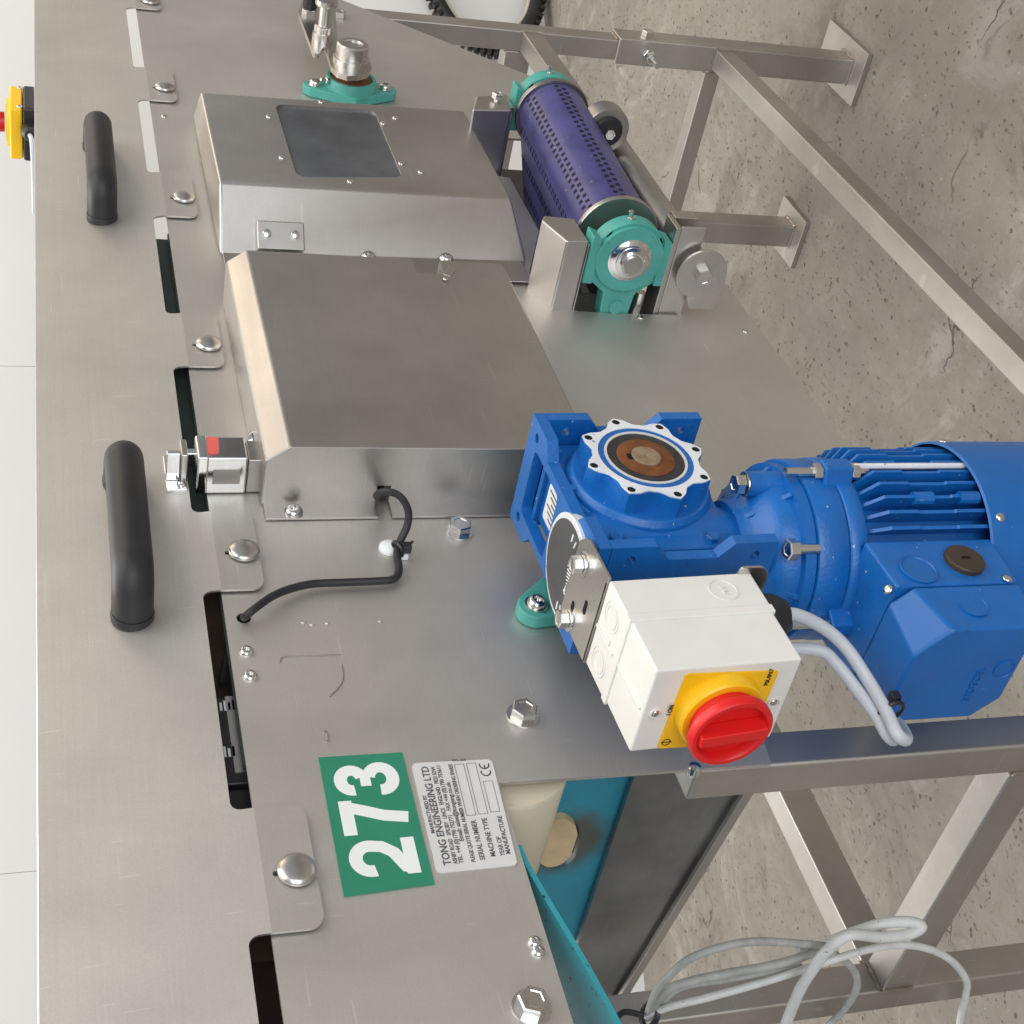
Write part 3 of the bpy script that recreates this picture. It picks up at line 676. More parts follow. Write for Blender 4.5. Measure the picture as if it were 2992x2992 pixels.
def line(s, f0, f1, fy, h, bold=0.0001):
    a, b_ = pt(f0, fy), pt(f1, fy); t = text('lettering', s, h, a, b_-a, Z_, 'print_ink', pl, .0002, bold)
    d = (b_-a).normalized(); w = max((v.co-a).dot(d) for v in t.data.vertices); k = (b_-a).length/w
    for v in t.data.vertices: v.co = v.co+d*((v.co-a).dot(d)*(k-1))
line('MANUFACTURED BY', .34, .69, .085, .0040)
line('TONG ENGINEERING LTD', .055, .96, .190, .0078, .00016)
line('ASHBY ROAD   SPILSBY   LINCS   ENGLAND   PE23 5DW', .06, .955, .272, .0044)
line('TEL. +44 (0)1790 752771   FAX +44 (0)1790 753611', .06, .96, .342, .0044)
line('Email: sales@tongeng.co.uk', .25, .80, .412, .0048)
line('PLEASE QUOTE SERIAL NUMBER WHEN ORDERING SPARES', .06, .97, .492, .0042)
line('SERIAL NUMBER', .07, .43, .615, .0054)
line('MACHINE TYPE', .09, .44, .755, .0054)
line('YEAR OF', .09, .26, .870, .0048)
line('MANUFACTURE', .10, .45, .945, .0048)
a = pt(.993, .50); text('lettering', '995-266', .0034, a, -Z_, px_, 'print_ink', pl, .0002)
def boxline(fx0, fy0, fx1, fy1):
    P = [pt(fx0, fy0), pt(fx1, fy0), pt(fx1, fy1), pt(fx0, fy1)]
    m = MB()
    for a, b in zip(P, P[1:]+P[:1]): m.tube([a, b], .00022, 4)
    m.build('entry_box', 'print_ink', pl)
boxline(.475, .52, .965, .635); boxline(.48, .67, .97, .785); boxline(.49, .825, .785, .94)
def arcstroke(cx, cy, r, a0, a1, extra=None):
    P = [pt(cx, cy)+px_*(r*math.cos(R(a)))+Z_*(r*math.sin(R(a))) for a in range(a0, a1+1, 12)]
    m = MB().tube(P, .0005, 5)
    if extra: m.tube([pt(cx, cy)-px_*r, pt(cx, cy)-px_*r*.1], .0005, 5)
    m.build('ce_mark', 'black_ink', pl)
arcstroke(.875, .885, .0036, 70, 290); arcstroke(.945, .885, .0036, 70, 290, True)

# ------------------------------------------------------------------ emergency stop on the hood top
es = thing('emergency_stop', (1.98, .12, 1.406), 'yellow and black emergency stop box with red button on top of the hood', 'emergency stop')
ex0, ex1 = PY(60, 461, .10).x+.075, PY(60, 258, .10).x+.075
zb = 1.4062; zk = PY(65, 360, .10).z; zy = PY(24, 360, .10).z
cx = (ex0+ex1)/2; hx = (ex1-ex0)/2*.36; yc = .10+hx*.9
rz = Matrix.Rotation(.0, 3, 'Z')
MB().box((cx-hx, yc-hx, zb), (cx+hx, yc+hx, zk)).build('base', 'black_plastic', es, .004, 3)
MB().box((cx-hx*.97, yc-hx*.97, zk+.0004), (cx+hx*.97, yc+hx*.97, zy)).build('body', 'yellow_plastic', es, .004, 3)
MB().lathe([(hx*.86, 0), (hx*.82, .004), (hx*.6, .005)], (cx, yc, zy), Z_, 36).build('collar', 'yellow_plastic', es)
MB().lathe([(hx*.35, 0), (hx*.35, .006), (hx*.72, .010), (hx*.72, .022), (hx*.5, .029), (.002, .031)], (cx, yc, zy+.007), Z_, 36).build('button', 'red_plastic', es)
for sx in (-1, 1): stud(es, (cx+sx*hx*.8, yc-hx*.97, zk+.004), -Y_, RIVET, 'screw')
MB().lathe([(.012, 0), (.011, .016), (.007, .020)], (cx-hx-.0, yc-.01, zb+.008), -X_, 16).build('cable_gland', 'black_plastic', es)
ec = MB().tube(spline([(cx-hx-.018, yc-.01, zb+.008), (cx-hx-.034, yc-.006, zb+.005), (cx-hx-.042, yc+.03, zb+.0038), (cx-hx-.040, yc+.10, zb+.0036)], 6), .0034, 8).build('stop_cable', 'grey_cable'); tag(ec, 'grey cable leaving the yellow emergency stop box over the hood top', 'cable')

# ------------------------------------------------------------------ cross belt with its roller, out of the panel opening
bc = thing('belt_conveyor', (1.55, -.05, .68), 'short cross conveyor with purple perforated belt sticking out of the side panel', 'conveyor')
A = Vector((1.349, -.072, .765)); B = Vector((1.718, -.084, .7575)); ax = (B-A).normalized()
ux = Vector((0, -1, 0)); ux = (ux-ax*ux.dot(ax)).normalized(); wx = ax.cross(ux).normalized(); wx = wx if wx.z > 0 else -wx   # ux outward, wx up
RB = .0455
def bpt(s, th, r): return A+ax*s+(ux*math.cos(th)+wx*math.sin(th))*r
S0, S1 = .045, (B-A).length-.028
# belt: upper run into the machine, round the roller, lower run back
def bsec(s, r):
    out = [bpt(s, R(90), r)-ux*.16-wx*.040, bpt(s, R(90), r)-ux*.08-wx*.020]
    out += [bpt(s, R(90-180*k/24), r) for k in range(25)]
    return out+[bpt(s, R(-90), r)-ux*.08, bpt(s, R(-90), r)-ux*.16]
n = 29; m = MB(); cols = 24; vs = []; fs = []
for r in (RB, RB-.003):
    for i in range(cols+1):
        s = S0+(S1-S0)*i/cols; vs += bsec(s, r)
def vid(l, i, j): return l*(cols+1)*n+i*n+j
for i in range(cols):
    for j in range(n-1):
        fs.append((vid(0, i, j), vid(0, i+1, j), vid(0, i+1, j+1), vid(0, i, j+1)))
        fs.append((vid(1, i, j), vid(1, i, j+1), vid(1, i+1, j+1), vid(1, i+1, j)))
for i in (0, cols):
    for j in range(n-1): fs.append((vid(0, i, j), vid(0, i, j+1), vid(1, i, j+1), vid(1, i, j)))
belt = m.add(vs, fs).build('belt', 'purple_belt', bc, ang=50)
m = MB()
def hole(s, th, off=0., hw=.0026, hl=.0025):
    # small square perforation; off > 0: on the flat upper run
    if off: nrm = (wx-ux*.25).normalized(); tan = (ux+wx*.25).normalized(); c = bpt(s, R(90), RB)-ux*off-wx*off*.25
    else: c = bpt(s, th, RB); nrm = (ux*math.cos(th)+wx*math.sin(th)); tan = (ux*-math.sin(th)+wx*math.cos(th))
    la = [c-nrm*.0012+ax*x*hl+tan*y*hw for x, y in ((-1, -1), (1, -1), (1, 1), (-1, 1))]
    m.hexa(la, [p+nrm*.0015 for p in la])
rows = [(None, .104), (None, .061), (None, .018), (56, 0), (3, 0), (-50, 0)]
N = 23
for th, off in rows:
    for k in range(N):
        s = S0+.010+(S1-S0-.020)*k/(N-1)
        for q in (0, 1):
            ss = s+(q-.5)*.0078
            if off: hole(ss, 0, off+(q-.5)*.0078)
            else: hole(ss, R(th)+(q-.5)*.175)
tag(m.build('perforations', 'belt_hole', belt), kind='stuff')
rl = MB().lathe([(.012, -.034), (.012, .0), (RB-.003, .0), (RB-.003, S1-S0), (.012, S1-S0), (.012, S1-S0+.04)], A+ax*S0, ax, 40).build('roller', 'cast_steel', bc)
for s, d in ((S0-.009, -1), (S1+.001, 1)):
    MB().lathe([(.016, .0), (RB+.0035, .0), (RB+.0045, .002), (RB+.0045, .006), (RB+.0015, .008), (.016, .008)], A+ax*s, ax, 44).build('roller_flange', 'cast_steel', bc)
# take-up bearing units at both ends
def takeup(c, thick, face):
    P = lambda p, d: Vector((c.x+d, c.y-p[0], c.z+p[1]))      # p: (outward, up)
    r = .0445
    head = [(r*math.cos(R(a)), r*math.sin(R(a))) for a in range(-70, 71, 7)]
    body = head+[(-.026, .0420), (-.034, .036), (-.046, .0200), (-.080, .0175), (-.080, -.0175), (-.046, -.0200), (-.034, -.036), (-.026, -.0420)]
    t0, t1 = -thick/2, thick/2
    cast = MB().prism([body], P, t0+.004, t1-.004).build('bearing_housing', 'teal_cast', bc, .002, 3)
    q = MB()
    ringo = [(.0405*math.cos(R(a)), .0405*math.sin(R(a))) for a in range(0, 360, 9)]
    q.prism([ringo], P, t0-.001, t1+.001); q.build('bearing_ring', 'teal_cast', cast, .0025, 3)
    for sg in (1, -1):
        z0, z1 = (.0380, .0485) if sg > 0 else (-.0485, -.0380)
        MB().prism([[(.022, z0), (.026, z1), (-.034, z1), (-.034, z0)]], P, t0+.001, t1-.001).build('slide_rail', 'teal_cast', cast, .0015)
    o = c+X_*(-thick/2-.001)*face
    MB().lathe([(.0262, -.004), (.0262, .0006), (.0245, .0012), (.021, .0042), (.0185, .0045), (.0185, .0065), (.0145, .0072), (.0145, .010), (.0135, .0108), (.004, .0108)], o, -X_*face, 40).build('bearing_insert', 'chrome', cast)
    MB().lathe([(.0115, .009), (.0115, .0122), (.0105, .0130), (.002, .0131)], o, -X_*face, 32).build('shaft_end', 'cast_steel', cast)
    MB().lathe([(.0085, 0), (.0085, .0025)], c+Vector((-thick/2*face+.004*face, .064, 0)), -X_*face, 20).build('tail_boss', 'teal_cast', cast)
    put('grease_nipple', NIP, 'bolt_steel', cast, place(c+Vector((0, -.0415, .004)), Vector((0, -1, .25))))
    return cast
takeup(A+Vector((-.002, 0, 0)), .028, 1)
takeup(B+Vector((.006, 0, 0)), .028, -1)
# side channels that carry the bearings
def channel(x0, x1, cy, cz, sg, ye):
    # upper folded channel: profile in (X, Z) seen from the end, extruded along Y
    pts = [(x0, cz), (x0, cz+.030), (x0+sg*.020, cz+.058), (x1, cz+.058), (x1, cz)]
    la = [Vector((x, ye, z)) for x, z in pts]; lb = [Vector((x, .14, z)) for x, z in pts]
    return MB().hexa(la, lb).build('side_channel', 'cover_steel', bc, .003, 3)
e = [PY(x, y, -.0895) for x, y in ((1583, 643), (1658, 707), (1722, 705), (1684, 643))]; e[1].x += .0022
pts = [(e[2].x, e[2].z), (e[1].x, e[1].z), (e[0].x, e[0].z), (e[0].x+.012, e[0].z-.006), (e[3].x+.004, e[3].z-.002), (e[3].x, e[2].z+.002)]
MB().hexa([Vector((x, -.0895, z)) for x, z in pts], [Vector((x, .14, z)) for x, z in pts]).build('side_channel', 'cover_steel', bc, .003, 3)
MB().box((1.3385, -.086, A.z+.0495), (1.368, .14, A.z+.0512)).build('guide_bar', 'cast_steel', bc, .001)
MB().box((1.3375, -.112, A.z-.0560), (1.372, .14, A.z-.0495)).build('guide_bar', 'cast_steel', bc, .001)
MB().box((1.3385, -.1130, A.z-.086), (1.3420, .14, A.z-.0565)).build('guide_plate', 'bracket_steel', bc, .0008)
MB().box((1.362, -.1130, A.z-.086), (1.380, .14, A.z-.0565)).build('guide_bar', 'cast_steel', bc, .001)
MB().tube([(1.352, -.02, A.z-.034), (1.352, .10, A.z-.034)], .006, 12).build('adjusting_rod', 'bolt_steel', bc)
MB().box((1.384, .0035, .66), (1.386, .13, .87)).build('inner_dark_sheet', 'dark_sheet', bc)
MB().box((1.335, .146, .66), (2.01, .150, .93)).build('inner_dark_sheet', 'dark_sheet', bc)  # added dark sheet, keeps the bright wall from showing through the opening
# far channel
fe = [PY(x, y, -.0895) for x, y in ((1381, 319), (1496, 321), (1474, 276), (1392, 279))]
MB().hexa(fe, [p+Vector((0, .235, 0)) for p in fe]).build('side_channel', 'cover_steel', bc, .003, 3)
MB().box((B.x-.012, -.085, B.z-.060), (B.x+.028, .10, B.z-.0495)).build('guide_bar', 'bracket_steel', bc, .001)
MB().box((B.x-.012, -.085, B.z+.0495), (B.x+.028, .10, B.z+.0560)).build('guide_bar', 'bracket_steel', bc, .001)
sb = PY(1452, 288, -.092); MB().tube([sb, sb+Vector((0, .06, 0))], .0042, 10).build('adjusting_screw', 'bolt_steel', bc)
put('bolt_head', HEXS, 'bolt_steel', bc, place(sb+Vector((0, -.001, 0)), -Y_))
# return idlers under the belt: rounded plates with a bolt
def idler(cx, cy, cz, name_mat='cover_steel'):
    t = thing
    P = lambda p, d: Vector((cx+d, cy-p[0], cz+p[1]))
    out = [(.031*math.cos(R(a)), .031*math.sin(R(a))) for a in range(-70, 161, 10)]+[(-.046, .004), (-.046, -.030), (-.004, -.031)]
    k = MB().prism([out], P, 0, .0035).build('idler_plate', name_mat, bc, .0006)
    return k
ic = PX(2050, 800, 1.3300)
k = idler(1.3275, ic.y, ic.z); bolt(k, (1.3275, ic.y, ic.z), -X_, me=HEX, wme=None, spin=.3)
MB().lathe([(.0275, 0), (.0275, .004), (.0215, .006), (.0215, .36), (.0275, .362), (.0275, .366)], (1.3315, ic.y+.006, ic.z), X_, 32).build('idler_roller', 'cast_steel', bc)
jc = PY(1765, 368, -.10)
MB().lathe([(.004, -.003), (.0285, -.003), (.0300, .0), (.0300, .022), (.027, .024), (.004, .024)], (jc.x-.012, jc.y, jc.z), X_, 36).build('idler_wheel', 'cast_steel', bc)
MB().lathe([(.019, .0), (.020, .002), (.018, .007), (.008, .008)], (jc.x-.014, jc.y, jc.z), -X_, 28).build('idler_hub', 'black_rubber', bc)
put('bolt_head', HEXS, 'bolt_steel', bc, place((jc.x-.021, jc.y, jc.z), -X_))
MB().box((jc.x-.004, jc.y+.004, jc.z-.012), (jc.x+.004, .02, jc.z+.012)).build('idler_arm', 'cover_steel', bc, .001)

# ------------------------------------------------------------------ flange bearings on the panel
def flange_bearing(name, c, axis2d, half, label, brg=True):
    """two-bolt oval flange bearing; c on the panel, axis2d = direction of its bolts in the panel"""
    t = thing(name, c, label, 'bearing', 'teal flange bearings')
    d = Vector((axis2d[0], 0, axis2d[1])).normalized(); e = Vector((-d.z, 0, d.x))
    W = .0165
    lp = [(half+W*math.cos(R(a)), W*math.sin(R(a))) for a in range(-80, 81, 16)]
    lp += [(.012, .036), (0, .040), (-.012, .036)]
    lp += [(-half+W*math.cos(R(a)), W*math.sin(R(a))) for a in range(100, 261, 16)]
    lp += [(-.012, -.036), (0, -.040), (.012, -.036)]
    P = lambda p, h: Vector(c)+d*p[0]+e*p[1]-Y_*h
    h = MB().prism([lp], P, .0004, .0135).build('flange', 'teal_cast', t, .002, 3)
    body = MB().lathe([(.037, .012), (.0355, .0245), (.034, .0270), (.030, .0270), (.029, .018), (.012, .018)], c, -Y_, 40).build('housing', 'teal_cast', t)
    for s in (-1, 1):
        p = Vector(c)+d*half*s-Y_*.0135
        put('washer', WASHS, 'bolt_steel', h, place(p, -Y_)); stud(h, p-Y_*.0014, -Y_, BUTTON, 'bolt')
    return t, body
up_ = Vector((1.905, 0, .984))
fb, body = flange_bearing('flange_bearing', up_, (-.05, 1), .0505, 'teal flange bearing under the lever next to the window cover')
MB().lathe([(.0285, .016), (.0285, .0250), (.020, .027), (.014, .027)], up_, -Y_, 32).build('bearing_insert', 'rust', fb)
put('grease_nipple', NIP, 'bolt_steel', fb, place(up_+Vector((-.012, -.024, .034)), Vector((-.3, -.2, 1))))
lv = thing('tension_lever', (1.93, -.05, 1.0), 'steel tension lever with index plunger clamped on the bearing shaft', 'lever')
YL = -.053
lever_px = [(872, 36), (922, 170), (943, 140), (952, 138), (968, 195), (985, 212), (1015, 222), (1045, 222), (1075, 214), (1086, 198), (1082, 180), (1062, 165), (1010, 138), (988, 134), (984, 80), (975, -40), (905, -60)]
lpz = xz(lever_px, YL)
MB().plateXZ([fillet(lpz, .004, 3)], YL, YL+.007).build('lever_plate', 'bracket_steel', lv, .0012)
bz = Vector((up_.x-.004, YL, up_.z+.004))
MB().lathe([(.013, -.020), (.013, .006), (.0255, .006), (.0255, .0102), (.0225, .0110), (.0225, .028), (.0205, .030), (.0140, .030), (.0135, .028), (.003, .028)], (bz.x, YL+.006, bz.z), -Y_, 36).build('clamp_boss', 'bracket_steel', lv)
MB().tube([(up_.x, -.02, up_.z), (bz.x, YL+.004, bz.z)], .012, 18).build('lever_shaft', 'cast_steel', lv)
ip = PY(943, 118, YL)
MB().lathe([(.0155, 0), (.0155, .012), (.0125, .0125), (.0125, .020), (.009, .0205), (.009, .050), (.0155, .0505), (.0160, .0535), (.0155, .058), (.010, .059)], (ip.x, YL, ip.z), -Y_, 26).build('index_plunger', 'bracket_steel', lv)
put('plunger_nut', m_hex(.024, .010), 'bolt_steel', lv, place((ip.x, YL-.0125, ip.z), -Y_))
g = PY(903, 42, YL)
MB().lathe([(.0095, .008), (.0105, .012), (.0125, .05), (.012, .062), (.004, .066)], (g.x, YL, g.z), -Y_, 20).build('lever_knob', 'black_plastic', lv)
put('knob_nut', HEX, 'bolt_steel', lv, place((g.x, YL, g.z), -Y_))
bolt(lv, PY(990, 48, -.0005), -Y_, 'stop_bolt', wme=None)

shaft = Vector((.862, 0, .935))
fb2, _b = flange_bearing('flange_bearing', Vector((.8620, 0, .9350)), (-.40, .916), .074, 'teal flange bearing behind the blue gearbox with one bolt showing')
fb2['label'] = 'teal flange bearing partly hidden behind the blue gearbox'
MB().lathe([(.016, .02), (.016, .060)], (.862, 0, .9306), -Y_, 24).build('drive_shaft', 'cast_steel', fb2)
MB().lathe([(.034, .030), (.034, .034)], (.845, 0, .955), -Y_, 32).build('shim_ring', 'bracket_steel', fb2)

# ------------------------------------------------------------------ geared motor
gm = thing('geared_motor', (.8085, -.09, .48), 'blue worm gearbox with finned electric motor hanging below it', 'geared motor')
GX0, GX1, GZ0, GZ1, GYF, GYB = .753, .929, .851, 1.004, -.145, -.0345
OC = Vector((.8565, -.145, .9295)); WX, WY = .8085, -.09
rot = Matrix.Rotation(R(-1.4), 3, 'Y'); piv = Vector((.84, -.09, .928))
def rp(v): return rot @ (Vector(v)-piv)+piv
class GB(MB):
    def add(s, vs, fs): return MB.add(s, [rp(v) for v in vs], fs)
core = GB()
core.box((.775, -.122, .868), (.915, -.056, .992))
core.lathe([(.064, -.128+.005), (.064, -.120), (.060, -.126)], (OC.x, -.0, OC.z), Y_, 40, True)
core.lathe([(.060, .0), (.062, .004), (.062, .072), (.058, .078)], (OC.x, -.054, OC.z), -Y_, 44)
core.lathe([(.036, 0), (.036, .140)], (WX, WY, .858), Z_, 32)
housing = core.build('gearbox_housing', 'blue_paint', gm, .0025, 2)
# foot frames: top, right and left plates with lugs and holes
def lugplate(fn, L0, L1, D0, D1, t0, t1, name='mounting_frame', extra=None):
    """fn(l, d, t): length, depth, thickness -> point; lugs at the four corners, waist recessed"""
    ll = .038; rc = .014; ch = .012
    a = [(L0, D0+.000), (L0+ll, D0), (L0+ll+ch, D0+rc), (L1-ll-ch, D0+rc), (L1-ll, D0), (L1, D0), (L1, D1), (L1-ll, D1), (L1-ll-ch, D1-rc), (L0+ll+ch, D1-rc), (L0+ll, D1), (L0, D1)]
    hs = [circ(l, d, .0042, 14) for l in (L0+.018, L1-.018) for d in (D0+.013, D1-.013)]
    if extra: hs.append(extra)
    return GB().prism([a]+hs, lambda p, d: Vector(fn(p[0], p[1], d)), t0, t1).build(name, 'blue_paint', housing, .0014, 2)
lugplate(lambda l, d, t: (l, d, t), GX0+.0002, GX1, GYF, GYB, GZ1-.0100, GZ1, extra=fillet([(.844, -.122), (.909, -.122), (.909, -.056), (.844, -.056)], .006, 4))
lugplate(lambda l, d, t: (t, d, l), GZ0, GZ1-.0104, GYF, GYB, GX1-.0100, GX1)
lugplate(lambda l, d, t: (t, d, l), GZ0, GZ1-.0104, GYF, GYB, GX0, GX0+.0100)
for x in (.790, .845, .895): GB().box((x, -.130, .985), (x+.006, -.05, .997)).build('stiffening_rib', 'blue_paint', housing, .001)
for z in (.875, .93, .97):
    GB().box((.761, -.118, z), (.776, -.062, z+.006)).build('stiffening_rib', 'blue_paint', housing, .001)
    GB().box((.914, -.118, z), (.922, -.062, z+.006)).build('stiffening_rib', 'blue_paint', housing, .001)
# output flange with eight lugs
def star(ro, lobe, wdeg, n=8, ph=11.):
    out = []
    for k in range(n):
        t = ph+k*360/n
        for a, q in ((-wdeg*1.55, 0), (-wdeg*1.12, .25)): out.append((ro+(lobe-ro)*q, t+a))
        for a in (-.78, -.45, 0, .45, .78): out.append((lobe*(1-.10*abs(a)), t+a*wdeg))
        for a, q in ((wdeg*1.12, .25), (wdeg*1.55, 0)): out.append((ro+(lobe-ro)*q, t+a))
        out.append((ro, t+180/n))
    return [(OC.x+r*math.cos(R(t)), OC.z+r*math.sin(R(t))) for r, t in out]
YF2 = -.152
GB().plateXZ([star(.0460, .0560, 11.5)], YF2+.0012, -.112).build('output_flange', 'blue_paint', housing, .0015, 2)
hs = [circ(OC.x+.0500*math.cos(R(11+45*k)), OC.z+.0500*math.sin(R(11+45*k)), .0036, 12) for k in range(8)]
face = GB().plateXZ([star(.0454, .0553, 11.2), circ(OC.x, OC.z, .0405, 40)]+hs, YF2, YF2+.0013).build('flange_face', 'worn_face', housing)
for k in range(8):
    p = rp((OC.x+.0500*math.cos(R(11+45*k)), YF2+.0008, OC.z+.0500*math.sin(R(11+45*k))))
    MB().lathe([(.0036, .0), (.0036, .0003)], p, -Y_, 12).build('bolt_hole', 'dark_hole', housing)
oc = rp((OC.x, YF2+.0012, OC.z))
MB().lathe([(.0344, .0), (.0404, .0), (.0404, .0006), (.0344, .0006)], oc, -Y_, 48, False).build('flange_recess', 'blue_plain', housing)
MB().lathe([(.0330, .0), (.0330, .0014), (.0352, .0014), (.0352, .0)], oc, -Y_, 48, False).build('bore_rim', 'plate_alu', housing)
MB().lathe([(.0328, .0), (.0328, .0006), (.0300, .0012), (.0255, .0004), (.001, .0004)], oc, -Y_, 48).build('oil_seal', 'seal_rubber', housing)
MB().lathe([(.0248, .0), (.0248, .0010), (.0238, .0016), (.0130, .0016), (.0128, .0012)], oc, -Y_, 44).build('hollow_shaft', 'rust', housing)
MB().lathe([(.0126, .0), (.0126, .0026), (.0118, .0032), (.002, .0030), (.001, .0018)], oc, -Y_, 32).build('shaft_end', 'dirty_brass', housing)
kq = oc+Vector((0, -.0015, .0142)); MB().box(kq-Vector((.0034, .0006, .0022)), kq+Vector((.0034, .0006, .0022))).build('keyway', 'dark_hole', housing)
# breather / level plugs on the front
for x, z in ((.790, .972), (.786, .890)):
    put('plug', m_hex(.0105, .004), 'blue_plain', housing, place(rp((x, -.1222, z)), -Y_))
# worm end cover on top with its round black name disc
cz = rp((WX-.010, WY, GZ1)).z
cc = Vector((WX-.017, WY+.001, cz-.003))
cv = MB().lathe([(.045, -.004), (.046, .0), (.046, .0052), (.0450, .0060), (.040, .0060)], cc, Z_, 44).build('worm_cover', 'worn_face', housing)
MB().lathe([(.0412, .0061), (.0412, .0068)], cc, Z_, 40).build('name_disc', 'disc_grey', housing)
for k in range(14):
    t = R(100+k*13); r0, r1 = .030, .037
    a = cc+Vector((r0*math.cos(t), r0*math.sin(t), .0070)); b_ = cc+Vector((r1*math.cos(t), r1*math.sin(t), .0070))
    if k % 4 != 3: MB().tube([a, b_], .0009, 4).build('disc_print', 'white_vinyl', housing)
m = MB()
for k in range(9): m.tube([cc+Vector((-.018+.001*k, -.012+k*.003, .0070)), cc+Vector((-.006-.001*k, -.010+k*.003, .0070))], .0007, 4)
m.build('disc_logo', 'white_vinyl', housing)
# white data label on the top face
zl = .9945
lq = [(.851, -.106), (.884, -.106), (.884, -.070), (.851, -.070)]
GB().plateXY([fillet(lq, .003, 3)], zl-.0022, zl).build('data_label', 'white_vinyl', housing)
for k in range(6):
    GB().box((.855, -.102+k*.0050, zl), (.880-.004*(k % 3), -.1004+k*.0050, zl+.0003)).build('label_print', 'print_ink', housing)
MB().lathe([(.014, 0), (.014, .012), (.0125, .014), (.011, .014), (.0105, .003)], rp((.905, -.050, GZ1-.004)) if 0 else (.882, -.016, .978), Vector((0, -.2, -1)), 24).build('boss', 'blue_paint', housing)

# neck and motor flange
neck = MB().lathe([(.042, .864), (.046, .852), (.058, .846), (.066, .836), (.067, .8245), (.0735, .8238), (.0735, .8142), (.068, .8136)], (WX, WY, 0), Z_, 48).build('motor_adapter', 'blue_paint', gm, ang=50)
for k in range(10):
    t = R(k*36+8); d = Vector((math.cos(t), math.sin(t), 0)); s = Vector((-d.y, d.x, 0)); o = Vector((WX, WY, 0))
    a = [o+d*.040+s*.0025+Z_*.862, o+d*.040-s*.0025+Z_*.862, o+d*.0715-s*.0022+Z_*.8265, o+d*.0715+s*.0022+Z_*.8265]
    MB().hexa(a, [p-Z_*.012 for p in a]).build('rib', 'blue_paint', neck, .0008)
MB().lathe([(.070, .8135), (.0760, .8130), (.0768, .8118), (.0768, .7872), (.0760, .7860), (.070, .7856)], (WX, WY, 0), Z_, 56).build('adapter_ring', 'blue_paint', gm, ang=50)
ring1 = MB().lathe([(.0690, .7855), (.0765, .7850), (.0778, .7835), (.0778, .7705), (.0765, .7690), (.0690, .7686)], (WX, WY, 0), Z_, 56).build('motor_flange', 'blue_paint', gm, ang=50)
for t in [R(a) for a in (-88, -188, 2, 92)]:
    d = Vector((math.cos(t), math.sin(t), 0)); s = Vector((-d.y, d.x, 0)); p = Vector((WX, WY, 0))+d*.0805
    ear = [p+d*.009+s*.007, p+d*.009-s*.007, p-d*.012-s*.014, p-d*.012+s*.014]
    MB().hexa([v+Z_*.7700 for v in ear], [v+Z_*.7960 for v in ear]).build('flange_ear', 'blue_paint', ring1, .002)
    MB().tube([p+Z_*.752, p+Z_*.828], .0038, 10).build('stud', 'bolt_steel', ring1)
    put('nut', HEXS, 'bolt_steel', ring1, place(p+Z_*.7965, Z_)); put('nut', HEXS, 'bolt_steel', ring1, place(p+Z_*.7620, Z_))
HEXM = m_hex(.015, .0085)
for a, rr, zz in ((-79, .0625, .854), (-139, .0730, .832), (-199, .0625, .854), (41, .0625, .854)):
    t = R(a); d = Vector((math.cos(t), math.sin(t), 0)); p = Vector((WX, WY, 0))+d*rr
    if zz > .84: MB().lathe([(.0105, 0), (.0105, .034)], p+Z_*.820, Z_, 18).build('bolt_boss', 'blue_paint', neck)
    else: MB().tube([p+Z_*.8125, p+Z_*.834], .0045, 12).build('bolt_shank', 'bolt_steel', neck)
    bolt(neck, p+Z_*(zz+.0005), Z_, me=HEXM, wme=WASHS if zz > .84 else None, spin=a)
# motor body with fins
mb = MB().lathe([(.060, .7695), (.0665, .767), (.0665, .640)], (WX, WY, 0), Z_, 56).build('motor_body', 'blue_plain', gm)
for a in range(-174, 180, 9):
    if a < -158 or a > 145: continue     # terminal box side
    t = R(a); d = Vector((math.cos(t), math.sin(t), 0)); s = Vector((-d.y, d.x, 0)); o = Vector((WX, WY, 0)); w = .0017
    ro = .0865
    prof = [(.064, .7680), (.070, .7680), (ro, .7520), (ro, .725), (ro-.0015, .7235), (ro-.0015, .690), (ro, .6885), (ro, .644), (.064, .644)]
    la = [o+d*r+Z_*z+s*w for r, z in prof]; lb = [o+d*r+Z_*z-s*w*(1 if r < .07 else .7) for r, z in prof]
    MB().hexa(la, lb).build('fin', 'blue_paint', mb)
tr = R(-87); d = Vector((math.cos(tr), math.sin(tr), 0)); q = Vector((WX, WY, 0))+d*.0850
MB().tube([q+Z_*.645, q+Z_*.766], .0026, 8).build('tie_rod', 'worn_face', mb)
for z in (.716, .672):
    t = R(-111); d = Vector((math.cos(t), math.sin(t), 0)); p = Vector((WX, WY, 0))+d*.0835
    MB().lathe([(.0055, -.009), (.0055, .009)], p+Z_*z, Vector((0, 0, 1)), 10).build('lifting_boss', 'blue_plain', mb)
cw = MB().lathe([(.0895, .6625), (.0915, .6612), (.0915, .515), (.088, .502), (.078, .496), (.020, .496), (.018, .499)], (WX, WY, 0), Z_, 64, False).build('fan_cowl', 'blue_plain', gm, ang=50)
MB().lathe([(.0005, .6435), (.0890, .6435)], (WX, WY, 0), Z_, 48, False).build('fan_guard', 'dark_hole', cw)
for a in (-58, -125, 60):
    t = R(a); d = Vector((math.cos(t), math.sin(t), 0)); stud(cw, Vector((WX, WY, .652))+d*.0914, d, RIVET, 'screw')
